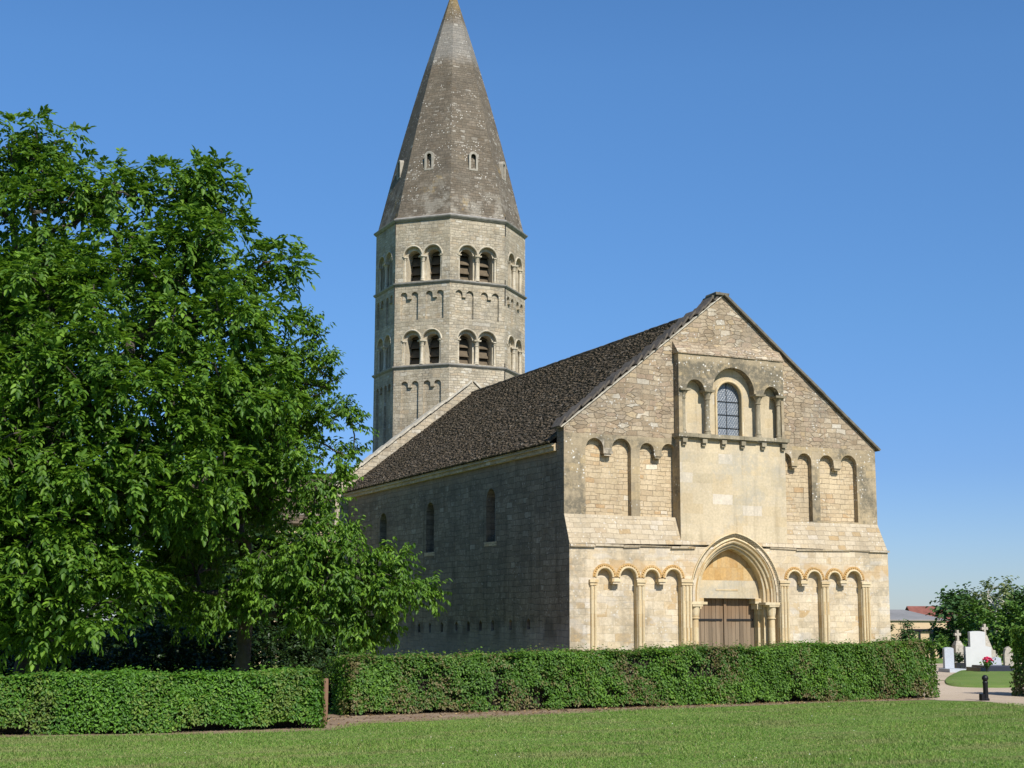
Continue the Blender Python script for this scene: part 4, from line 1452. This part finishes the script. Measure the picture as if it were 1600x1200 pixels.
for i, (px, top, w, dist, lab) in enumerate(((60, 880, 120, 50, 'added tall dark evergreen behind the walnut trunk'), (250, 870, 120, 49, 'added tall dark evergreen that makes the dark between the two tree trunks'),
                                             (395, 790, 120, 48.5, 'added tall dark evergreen directly behind the cherry trunk'), (500, 905, 70, 47, 'added dark evergreen between the cherry and the nave wall'), (-90, 850, 130, 50, 'added tall dark evergreen at the left edge behind the walnut'))):
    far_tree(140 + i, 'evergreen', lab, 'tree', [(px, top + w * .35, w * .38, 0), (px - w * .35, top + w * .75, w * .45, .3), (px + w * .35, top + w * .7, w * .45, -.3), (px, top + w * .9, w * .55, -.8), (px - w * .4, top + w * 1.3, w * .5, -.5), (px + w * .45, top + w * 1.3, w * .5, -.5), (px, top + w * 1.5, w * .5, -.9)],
             dist, px, (px, top + w), .12, 'darkleaf', .17, 13, 6, 'twig', 'added evergreens for the dark behind the two trees', k=8, twl=.5)  # evergreens put in to hide the sunlit transept and give the dark there

far_tree(75, 'shrub', 'added small dark shrub standing in for the black shade in the gap beside the wooden post between the two hedges', 'shrub', [(522, 1062, 16, 0), (530, 1085, 18, .1), (516, 1090, 16, .2), (534, 1102, 14, 0), (520, 1108, 14, 0)], 31.5, 525, (525, 1085), .03, 'darkleaf', .06, 190, 4, 'twig', k=8, twl=.18)  # shrub put in to blacken the gap, which holds only deep shade

# --- trees beyond the graveyard
FT = 'trees beyond the graveyard'
far_tree(61, 'background_tree', 'dark bushy tree hiding the end of the tan barn', 'tree', [(1478, 958, 16), (1492, 950, 20), (1510, 960, 22), (1470, 985, 14), (1490, 985, 22), (1512, 985, 22), (1500, 1000, 26), (1484, 1002, 20)], 92, 1495, (1495, 985), .3, 'fardark', .3, 2.2, 4, group=FT)
far_tree(62, 'background_tree', 'round dark crown rising behind the bushy tree next to the barn', 'tree', [(1500, 938, 17), (1485, 945, 13), (1517, 942, 15), (1505, 955, 22), (1490, 965, 18), (1525, 960, 18)], 125, 1505, (1505, 965), .35, 'fardark', .36, 1.4, 4, group=FT)
far_tree(63, 'background_tree', 'mid green tree left of the tall sparse pale tree', 'tree', [(1530, 955, 16), (1520, 970, 18), (1540, 972, 18), (1530, 990, 24), (1545, 1000, 20), (1520, 1005, 18)], 88, 1530, (1530, 985), .25, 'farmid', .28, 2.4, 4, group=FT)
far_tree(64, 'background_tree', 'tall sparse pale tree with a bare light trunk', 'tree', [(1552, 916, 10), (1540, 922, 9), (1562, 922, 9), (1572, 926, 8), (1548, 935, 10), (1562, 940, 8), (1532, 930, 6), (1578, 914, 5)], 84, 1555, (1555, 950), .11, 'farpale', .2, 1.2, 3, 'palebark', group=FT)
far_tree(65, 'background_tree', 'dark tree crown standing right of the pale tree', 'tree', [(1578, 930, 13), (1570, 942, 14), (1590, 945, 15), (1580, 958, 18), (1562, 958, 12)], 130, 1580, (1580, 960), .35, 'fardark', .36, 1.5, 4, group=FT)
far_tree(66, 'background_tree', 'dark tree at the right edge above the tall clipped hedge', 'tree', [(1610, 930, 20), (1596, 940, 14), (1625, 945, 22), (1608, 955, 22)], 128, 1612, (1612, 960), .35, 'fardark', .36, 1.5, 4, group=FT)
far_tree(67, 'background_tree', 'bright green leafy tree at the right edge behind the graves', 'tree', [(1590, 960, 16), (1605, 952, 14), (1575, 972, 15), (1595, 980, 22), (1615, 975, 22), (1580, 995, 20), (1605, 1000, 22), (1565, 992, 14)], 76, 1592, (1592, 985), .22, 'farmid', .24, 3, 4, group=FT)
far_tree(68, 'background_tree', 'low leafy tree behind the white grave stele and the stone cross', 'tree', [(1555, 975, 15), (1542, 985, 16), (1565, 1000, 18), (1550, 1008, 18), (1535, 1005, 14), (1520, 1015, 14), (1575, 1015, 16)], 80, 1552, (1552, 995), .18, 'farmid', .22, 3, 4, group=FT)
far_tree(69, 'shrub', 'small dark conical shrub in front of the tan barn wall', 'shrub', [(1416, 980, 7, 0), (1413, 990, 9, 0), (1421, 992, 9, 0), (1416, 1003, 12, 0)], 84, 1416, (1416, 990), .08, 'fardark', .12, 30, 4, k=7)
far_tree(70, 'shrub', 'narrow dark shrub against the right corner of the church front', 'shrub', [(1391, 985, 6, 0), (1390, 996, 7, 0), (1392, 1007, 8, 0)], 78, 1391, (1391, 993), .08, 'fardark', .12, 35, 4, k=7)
far_tree(71, 'shrub', 'low green shrubs below the end of the barn, left of the graves', 'shrub', [(1445, 1008, 10, 0), (1460, 1005, 10, 0), (1472, 1003, 9, 0), (1432, 1010, 8, 0)], 74, 1455, (1455, 1006), .06, 'farmid', .12, 20, 4, k=7)


far_tree(72, 'background_tree', 'broad green tree beyond the tall hedge, right of the graveyard', 'tree', [(1650, 950, 22), (1632, 965, 20), (1670, 965, 22), (1650, 985, 28), (1628, 995, 20), (1680, 990, 22)], 95, 1650, (1650, 985), .3, 'farmid', .3, 2.2, 4, group=FT)
far_tree(73, 'background_tree', 'dark rounded tree at the far right end of the row beyond the graves', 'tree', [(1740, 945, 26), (1715, 960, 22), (1765, 962, 24), (1740, 985, 30), (1710, 992, 22), (1775, 990, 24)], 105, 1740, (1740, 985), .3, 'fardark', .32, 2, 4, group=FT)


# ------------------------------------------------------------------ hedges
def hedge(seed, name, label, pts, h0, h1, thick, dens, leaf, mat, wob=.05, toprough=.05, bare=.12, skirt=0.0, taper=.06, gaps=0.0):
    """clipped hedge along a line of ground points (front foot), leaves over a core coloured dark as inner shade"""
    r = np.random.default_rng(seed)
    root = empty(name, (pts[0][0], pts[0][1], 0), label, 'hedge')
    P = [np.array(p, float) for p in pts]
    seg = [np.linalg.norm(b - a) for a, b in zip(P[:-1], P[1:])]
    tot = sum(seg)

    def along(s):
        s = np.clip(s, 0, tot - 1e-6)
        out = np.zeros((len(s), 2))
        tg = np.zeros((len(s), 2))
        acc = 0
        for (a, b, l) in zip(P[:-1], P[1:], seg):
            mk = (s >= acc) & (s <= acc + l)
            out[mk] = a + (b - a) * ((s[mk] - acc) / l)[:, None]
            tg[mk] = (b - a) / l
            acc += l
        return out, tg

    def hgt(s):
        return h0 + (h1 - h0) * s / tot + .02 * np.sin(s * 1.7) + .015 * np.sin(s * 4.3 + 1)

    def wobf(s, z):
        return wob * (np.sin(s * 2.1 + z * 3) + .6 * np.sin(s * 5.3 - z * 4.1 + 1) + .5 * np.sin(s * 9.7 + z * 7))
    # core, coloured near black for the shade seen between the leaves
    mb = MB()
    ns = max(4, int(tot / .35))
    ss = np.linspace(0.12, tot - .12, ns)
    q, tg = along(ss)
    nrm_ = np.stack([tg[:, 1], -tg[:, 0]], 1)
    hh = hgt(ss)
    V = []
    inset = .2
    for i in range(ns):
        for (d, zf) in ((inset + .2, 0.02), (inset + taper * .5, .4), (inset + taper, 1), (thick - inset, 1), (thick - inset, .02)):
            z = zf * (hh[i] - .1) if zf > .1 else .03
            j = r.uniform(-.05, .05)
            p = q[i] - nrm_[i] * (d + j)
            V.append((p[0], p[1], z + r.uniform(-.03, .03) * (zf > .1)))
    F = []
    for i in range(ns - 1):
        for k_ in range(5):
            k2 = (k_ + 1) % 5
            F.append((i * 5 + k_, (i + 1) * 5 + k_, (i + 1) * 5 + k2, i * 5 + k2))
    F.append((0, 1, 2, 3, 4))
    F.append(tuple((ns - 1) * 5 + k_ for k_ in (4, 3, 2, 1, 0)))
    mb.add(V, F, M['twig'])
    core = mb.build('dark_core', None)
    # leaves: front, top, back, both ends
    parts = []
    hm = (h0 + h1) / 2
    nf = int(tot * hm * dens)
    s = r.uniform(0, tot, nf)
    q, tg = along(s)
    nm2 = np.stack([tg[:, 1], -tg[:, 0]], 1)
    zf = 1 - r.random(nf) ** 1.08
    hz = hgt(s)
    low = bare * (1 + .8 * np.sin(s * 1.3) + .7 * np.sin(s * 3.9))
    z = np.maximum(low, 0.02) * (1 - zf) + zf * hz
    dep = np.abs(r.normal(0, .055, nf)) + taper * zf - wobf(s, z) - skirt * (1 - zf) * .3
    gp_ = np.zeros(nf)
    for fq, am in ((1.6, 1.0), (2.9, .9), (4.7, .7), (7.3, .6), (11.0, .5)):
        for _ in range(3):
            an = r.uniform(0, 2 * math.pi)
            gp_ += am * np.sin(fq * (s * math.cos(an) + 1.3 * z * math.sin(an)) + r.uniform(0, 6.28))
    gp_ = gp_ / 2.6
    thin = np.clip((gp_ - .45) * 1.6, 0, 1)
    dep = dep + gaps * .12 * thin
    kp = r.random(nf) > gaps * thin
    q, nm2, z, dep = q[kp], nm2[kp], z[kp], dep[kp]
    nf = len(z)
    p = np.concatenate([q - nm2 * dep[:, None], z[:, None]], 1)
    nn = np.concatenate([nm2, np.full((nf, 1), .35)], 1)
    parts.append((p, nn))
    nt = int(tot * thick * dens * .8)
    s = r.uniform(0, tot, nt)
    q, tg = along(s)
    nm2 = np.stack([tg[:, 1], -tg[:, 0]], 1)
    dd = r.uniform(taper, thick, nt)
    z = hgt(s) - np.abs(r.normal(0, toprough, nt)) + r.exponential(toprough * .5, nt) * (r.random(nt) < .3) + .5 * wobf(s, dd)
    parts.append((np.concatenate([q - nm2 * dd[:, None], z[:, None]], 1), np.concatenate([nm2 * .2, np.full((nt, 1), 1.0)], 1)))
    nb = int(tot * hm * dens * .35)
    s = r.uniform(0, tot, nb)
    q, tg = along(s)
    nm2 = np.stack([tg[:, 1], -tg[:, 0]], 1)
    z = r.random(nb) * hgt(s)
    parts.append((np.concatenate([q - nm2 * (thick + r.normal(0, .04, nb))[:, None], z[:, None]], 1), np.concatenate([-nm2, np.full((nb, 1), .3)], 1)))
    for e in (0, tot):
        ne = int(thick * hm * dens)
        q, tg = along(np.full(ne, e))
        sg = -1 if e == 0 else 1
        nm2 = np.stack([tg[:, 1], -tg[:, 0]], 1)
        dd = r.uniform(0, thick, ne)
        z = r.random(ne) * hgt(np.full(ne, e))
        o_ = r.normal(0, .05, ne)
        parts.append((np.concatenate([q - nm2 * dd[:, None] + tg * (sg * (o_ + wobf(dd * 2, z)))[:, None], z[:, None]], 1), np.concatenate([tg * sg, np.full((ne, 1), .3)], 1)))
    p = np.concatenate([a for a, _ in parts])
    nn = norm(np.concatenate([b for _, b in parts]))
    k = len(p)
    ld = norm(np.cross(nn, rdir(r, k)) + nn * .35 - np.array([0, 0, .35]))
    nl = norm(nn * .8 + rdir(r, k) * .7 + np.array([0, 0, .35]))
    ln = leaf * r.uniform(.65, 1.35, k)
    lo = leaf_mesh('foliage', p, ld, nl, ln, ln * r.uniform(.5, .7, k), M[mat], None)
    for o in (core, lo):
        o.parent = root
        o.matrix_parent_inverse = Matrix.Translation(-root.location)
    return root


hedge(81, 'hedge', 'low bright green clipped hedge along the lawn at the left edge, below the walnut', [(-24.5, -14.6), (-17.75, -14.95), (-15.8, -15.35), (-12.45, -15.25)], .98, .97, .95, 2300, .058, 'hedgeleft', wob=.035, bare=.07, gaps=.35)
hedge(82, 'hedge', 'long patchy clipped hedge with brown bare spots in front of the church facade', [(-10.85, -12.15), (-7.2, -12.0), (-2.2, -11.5), (4.95, -10.95)], 1.12, 1.37, 1.0, 2100, .058, 'hedgemid', wob=.05, bare=.05, skirt=.15, toprough=.06, gaps=.8)
hedge(83, 'hedge', 'tall dark clipped hedge cut by the right edge of the picture', [(7.5, -10.95), (7.5, -19.0)], 1.72, 1.75, 1.3, 900, .075, 'hedgemid', wob=.05, bare=.03)
# wooden post between the two hedges
post = empty('wooden_post', (-11.82, -13.6, 0), 'reddish brown wooden post in the gap between the two hedges', 'post')
mb = MB()
mb.lathe([(.05, -.1), (.05, .78), (.042, .80), (.0, .805)], (0, 0, 0), M['post'], 10, cap=False)
mb.build('shaft', post, smooth=40)
# bollard
bo = empty('bollard', (5.21, -12.43, 0), 'black cast bollard with a ball top on the gravel path edge', 'bollard')
mb = MB()
mb.lathe([(.085, -.02), (.085, .05), (.062, .07), (.06, .40), (.066, .42), (.066, .45), (.05, .47)], (0, 0, 0), M['bollard'], 16)
mb.build('shaft', bo, smooth=40)
mb = MB()
mb.lathe([(.0, .455), (.05, .47), (.075, .51), (.08, .54), (.07, .58), (.04, .61), (0, .62)], (0, 0, 0), M['bollard'], 16, cap=False)
mb.build('ball', bo, smooth=60)
mb = MB()
mb.box((-.17, -.05, 0), (-.075, .05, .17), M['bollard'], taper=.94)  # small black block at the left of the foot
mb.build('side_block', bo)


# ------------------------------------------------------------------ graves
def Z5(x, y):
    return 1340 + x / 4.615, 860 + y / 4.615


def gp(zx, dist):
    p = at(1340 + zx / 4.615, 1040, dist)
    return (float(p[0]), float(p[1]), 0.0)


GR = -YAW * 1.0   # the stones face the camera's side of the path


def prism(mb, outline, y0, y1, m):
    mp = lambda u, v, d: (u, d, v)
    mb.poly([outline], mp, m, y0)
    mb.poly([outline], mp, m, y1, flip=True)
    mb.wallstrip(outline, mp, y0, y1, m)


PXM = 4.615 * FPX / 58.0   # zoomed pixels per metre at 58 m: only used to size the stones
GRP = 'grave monuments beyond the path'
g = empty('gravestone', gp(657, 57), 'low pale grey gravestone with a rounded top, left of the white stele', 'gravestone', GRP, rz=-.25)
mb = MB()
prism(mb, [(-.19, .14), (.19, .14), (.19, .86)] + [(.19 * math.cos(a), .86 + .07 * math.sin(a)) for a in np.linspace(.3, math.pi - .3, 7)] + [(-.19, .86)], -.08, .08, M['palegrey'])
mb.build('stele', g)
mb = MB()
mb.box((-.34, -.75, -.05), (.42, .2, .135), M['palegrey'], taper=.97)
mb.build('slab', g)


def cross(mb, z, h, w, t, m, y=0.0):
    a = t
    o = [(-a, z), (a, z), (a * .9, z + h * .5), (w, z + h * .46), (w * 1.04, z + h * .6), (w, z + h * .73), (a * .9, z + h * .7), (a * 1.1, z + h), (-a * 1.1, z + h), (-a * .9, z + h * .7), (-w, z + h * .73), (-w * 1.04, z + h * .6), (-w, z + h * .46), (-a * .9, z + h * .5)]
    prism(mb, o, y - .07, y + .07, m)


g = empty('gravestone', gp(728, 61), 'old lichened stone cross on a stepped pedestal between the grey and white stones', 'gravestone', GRP, rz=-.25)
mb = MB()
mb.box((-.32, -.3, -.05), (.32, .3, .3), M['oldstone'], taper=.95)
mb.box((-.2, -.2, .303), (.2, .2, .95), M['oldstone'], taper=.85)
mb.box((-.16, -.16, .953), (.16, .16, 1.12), M['oldstone'], taper=.55)
mb.build('pedestal', g)
mb = MB()
cross(mb, 1.122, .43, .13, .045, M['oldstone'])
mb.build('cross', g)
g = empty('gravestone', gp(866, 58), 'tall bright white stele with stepped shoulders and a base slab', 'gravestone', GRP, rz=-.25)
mb = MB()
prism(mb, [(-.52, .1), (.55, .1), (.55, .92), (.32, .96), (.32, 1.50), (.1, 1.53), (-.1, 1.53), (-.31, 1.50), (-.31, .93), (-.52, .93)], -.09, .09, M['white'])
mb.build('stele', g)
mb = MB()
mb.box((-.72, -.8, -.05), (.6, .22, .097), M['white'], taper=.98)
mb.build('slab', g)
g = empty('gravestone', gp(925, 61), 'stone cross on a flaring pedestal right behind the white stele', 'gravestone', GRP, rz=-.25)
mb = MB()
mb.box((-.34, -.3, -.05), (.34, .3, .75), M['oldstone'], taper=.9)
mb.box((-.24, -.2, .753), (.24, .2, 1.35), M['oldstone'], taper=.32)
mb.build('pedestal', g)
mb = MB()
cross(mb, 1.352, .45, .13, .045, M['oldstone'])
mb.build('cross', g)
g = empty('gravestone', gp(955, 54.5), 'dark polished granite tomb with a slanted grey headstone beside the flowers', 'gravestone', GRP, rz=-.25)
mb = MB()
mb.box((-.65, -.5, -.05), (.68, .6, .26), M['granite'], taper=.97)
mb.box((-.45, -.35, .263), (.66, .55, .33), M['granite'], taper=.96)
mb.build('slab', g)
mb = MB()
prism(mb, [(.12, .333), (.62, .333), (.6, .58), (.42, .62), (.22, .5)], .3, .42, M['palegrey'])
mb.build('headstone', g)
g = empty('gravestone', gp(1082, 56), 'narrow dark gravestone partly hidden by the tall right hedge', 'gravestone', GRP, rz=-.25)
mb = MB()
prism(mb, [(-.14, .2), (.2, .2), (.2, .85), (.05, .98), (-.08, .9), (-.14, .7)], -.07, .07, M['oldstone'])
mb.build('stele', g)
mb = MB()
mb.box((-.25, -.5, -.05), (.5, .2, .197), M['granite'], taper=.97)
mb.build('slab', g)
# dark plaque / planter before the old cross
g = empty('planter', gp(732, 58), 'dark planter box with a clipped plant at the foot of the old stone cross', 'planter', rz=-.25)
mb = MB()
mb.box((-.17, -.14, -.02), (.17, .14, .32), M['granite'], taper=1.08)
mb.build('box', g)
rr = np.random.default_rng(5)
nn_ = 260
o = leaf_mesh('plant', rr.normal(size=(nn_, 3)) * np.array([.09, .08, .1]) + np.array([0, 0, .5]), rdir(rr, nn_), rdir(rr, nn_), np.full(nn_, .1), np.full(nn_, .05), M['darkleaf'])
o.parent = g
# red flowers in a dark vase
p = gp(935, 53.6)
g = empty('flower_vase', (p[0], p[1], 0), 'dark vase of red and pink flowers in front of the white stele', 'flowers', rz=0)
mb = MB()
mb.lathe([(.06, 0), (.08, .04), (.05, .10), (.05, .2), (.10, .34), (.11, .36)], (0, 0, 0), M['granite'], 12)
mb.build('vase', g, smooth=40)
mb = MB()
for i in range(34):
    a, b = rr.uniform(0, 6.28), rr.uniform(0, 1)
    q = (.2 * math.cos(a) * math.sqrt(b), .2 * math.sin(a) * math.sqrt(b), .5 + .13 * (1 - b) + rr.uniform(-.03, .03))
    mb.lathe([(.005, -.025), (.035, -.012), (.042, .008), (.022, .025), (.004, .03)], q, M['flower'], 7)
mb.build('blossoms', g, smooth=60)
o = leaf_mesh('leaves', rr.normal(size=(160, 3)) * np.array([.09, .09, .05]) + np.array([0, 0, .43]), rdir(rr, 160), rdir(rr, 160), np.full(160, .1), np.full(160, .045), M['farmid'])
o.parent = g

# ------------------------------------------------------------------ barn and house far behind
DB = 118.0
bl_, br_ = at(1375, 1000, DB), at(1480, 1000, DB)
ang = math.atan2(br_[1] - bl_[1], br_[0] - bl_[0])
LB = float(np.hypot(br_[0] - bl_[0], br_[1] - bl_[1]))
barn = empty('barn', (bl_[0], bl_[1], -2.3), 'long tan barn with a grey hipped roof behind the churchyard hedge', 'barn', rz=ang)
mb = MB()
EB, RB_ = 4.3, 5.15
mb.box((-6, 0, -.3), (LB, 9, EB), M['render'])
mb.build('wall', barn)
mb = MB()
mb.add([(-6.4, -.15, EB - .05), (LB + .4, -.15, EB - .05), (LB + .4, 9.4, EB - .05), (-6.4, 9.4, EB - .05), (-3, 4.5, RB_), (LB - 2.2, 4.5, RB_)], [(0, 1, 5, 4), (1, 2, 5), (2, 3, 4, 5), (3, 0, 4), (0, 3, 2, 1)], M['fibre'])
mb.build('roof', barn)
mb = MB()
x0 = LB * .58
mb.box((x0, -.12, 0), (x0 + .12, -.005, 3.4), M['bollard'])
mb.box((x0 + .9, -.14, 0), (x0 + 1.15, -.005, 3.4), M['bollard'])
mb.box((x0 + 1.6, -.12, 0), (x0 + 1.72, -.005, 3.4), M['bollard'])
mb.box((x0 + 2.4, -.12, 0), (x0 + 2.5, -.005, 3.4), M['bollard'])
mb.box((x0 - .9, -.16, 3.403), (x0 + 2.6, -.003, 3.6), M['bollard'])
mb.build('door_frame', barn)
h0_ = at(1440, 1000, 150)
hr = h0_ + RT0 * 8.0
ang2 = math.atan2(hr[1] - h0_[1], hr[0] - h0_[0])
LH = float(np.hypot(hr[0] - h0_[0], hr[1] - h0_[1]))
house = empty('house', (h0_[0], h0_[1], -2.3), 'house with a red brown tiled roof rising behind the grey barn roof', 'house', rz=ang2)
mb = MB()
mb.box((0.3, 0, -.3), (LH, 8, 3.5), M['render'])
mb.add([(.3, 0, 3.5), (.3, 8, 3.5), (.3, 4, 5.5)], [(0, 2, 1)], M['render'])
mb.build('wall', house)
mb = MB()
for (y0, z0, y1, z1) in ((-.4, 3.4, 4, 5.75), (8.4, 3.4, 4, 5.75)):
    mb.add([(-.3, y0, z0), (LH + .3, y0, z0), (LH + .3, y1, z1), (-.3, y1, z1), (-.3, y0, z0 - .15), (LH + .3, y0, z0 - .15), (LH + .3, y1, z1 - .15), (-.3, y1, z1 - .15)],
           [(0, 1, 2, 3), (4, 7, 6, 5), (0, 4, 5, 1), (0, 3, 7, 4), (1, 5, 6, 2)], M['redroof'])
mb.build('roof', house)

# ------------------------------------------------------------------ grass blades and clover
r = np.random.default_rng(91)
NB = 420000
fl = np.array([math.sin(YAW), math.cos(YAW)])
rl2 = np.array([math.cos(YAW), -math.sin(YAW)])
dep = 17.0 + 19.0 * r.random(NB) ** 1.25
lat = (r.random(NB) - .5) * (dep * .76 + 1.5)
pos = CAM[:2] + fl * dep[:, None] + rl2 * lat[:, None]
# keep blades on the lawn: in front of the soil strip and of the gravel
edge = np.interp(pos[:, 0], [-26, -18, -14.5, -12.3, -11.3, -9.3, -5.5, -2.2, 1.5, 4.3, 4.9, 5.0], [-15.75, -15.1, -15.6, -15.5, -14.1, -13.6, -12.6, -12.05, -11.6, -11.75, -12.6, -40])
keep = (pos[:, 1] < edge + r.normal(0, .16, NB)) & ((pos[:, 0] < 4.45) | (pos[:, 1] > -14.2))
pos, dep = pos[keep], dep[keep]
n = len(pos)
hgt = r.uniform(.014, .038, n) * (1 + .5 * np.sin(pos[:, 0] * 1.1) * np.sin(pos[:, 1] * 1.4))
a = r.uniform(0, 2 * math.pi, n)
w = np.stack([np.cos(a), np.sin(a), np.zeros(n)], 1) * r.uniform(.005, .010, n)[:, None]
lean = np.concatenate([r.normal(0, .6, (n, 2)) * hgt[:, None], hgt[:, None]], 1)
p3 = np.concatenate([pos, np.zeros((n, 1))], 1)
V = np.stack([p3 - w, p3 + w, p3 + lean], 1)
me = bpy.data.meshes.new('grass')
me.vertices.add(n * 3)
me.vertices.foreach_set('co', V.astype(np.float32).ravel())
me.loops.add(n * 3)
me.loops.foreach_set('vertex_index', np.arange(n * 3, dtype=np.int32))
me.polygons.add(n)
me.polygons.foreach_set('loop_start', (np.arange(n) * 3).astype(np.int32))
me.update(calc_edges=True)
me.materials.append(M['grass'])
o = bpy.data.objects.new('grass', me)
COL.objects.link(o)
tag(o, 'short mown green grass of the lawn', 'grass', kind='stuff')
sel = r.choice(n, 170, replace=False)
cp = p3[sel]
k = len(cp)
o = leaf_mesh('clover', cp + np.array([0, 0, .03]), rdir(r, k) * np.array([1, 1, .2]), np.tile([0., 0, 1], (k, 1)) + .3 * rdir(r, k), r.uniform(.012, .024, k), r.uniform(.012, .02, k), M['petal'])
tag(o, 'tiny white clover heads scattered over the lawn', 'clover', kind='stuff')

# dry leaves on the bare soil below the hedges
r = np.random.default_rng(97)
xx = r.uniform(-12.2, 4.5, 900)
hb = np.interp(xx, [-12.3, -10.85, -7.2, -2.2, 4.95], [-13.2, -12.2, -12.05, -11.55, -11.0])
le = np.interp(xx, [-12.3, -11.3, -9.3, -5.5, -2.2, 1.5, 4.3], [-15.4, -14.2, -13.7, -12.7, -12.1, -11.65, -11.6])
tt = r.random(900) ** 1.6
P_ = np.stack([xx, hb + (le - hb) * tt, np.full(900, .018)], 1)
o = leaf_mesh('fallen_leaves', P_, rdir(r, 900) * np.array([1, 1, .25]), np.tile([0., 0, 1], (900, 1)) + .5 * rdir(r, 900), r.uniform(.035, .08, 900), r.uniform(.02, .045, 900), M['dryleaf'])
tag(o, 'dry brown leaves lying on the bare soil at the hedge foot', 'fallen leaves', kind='stuff')
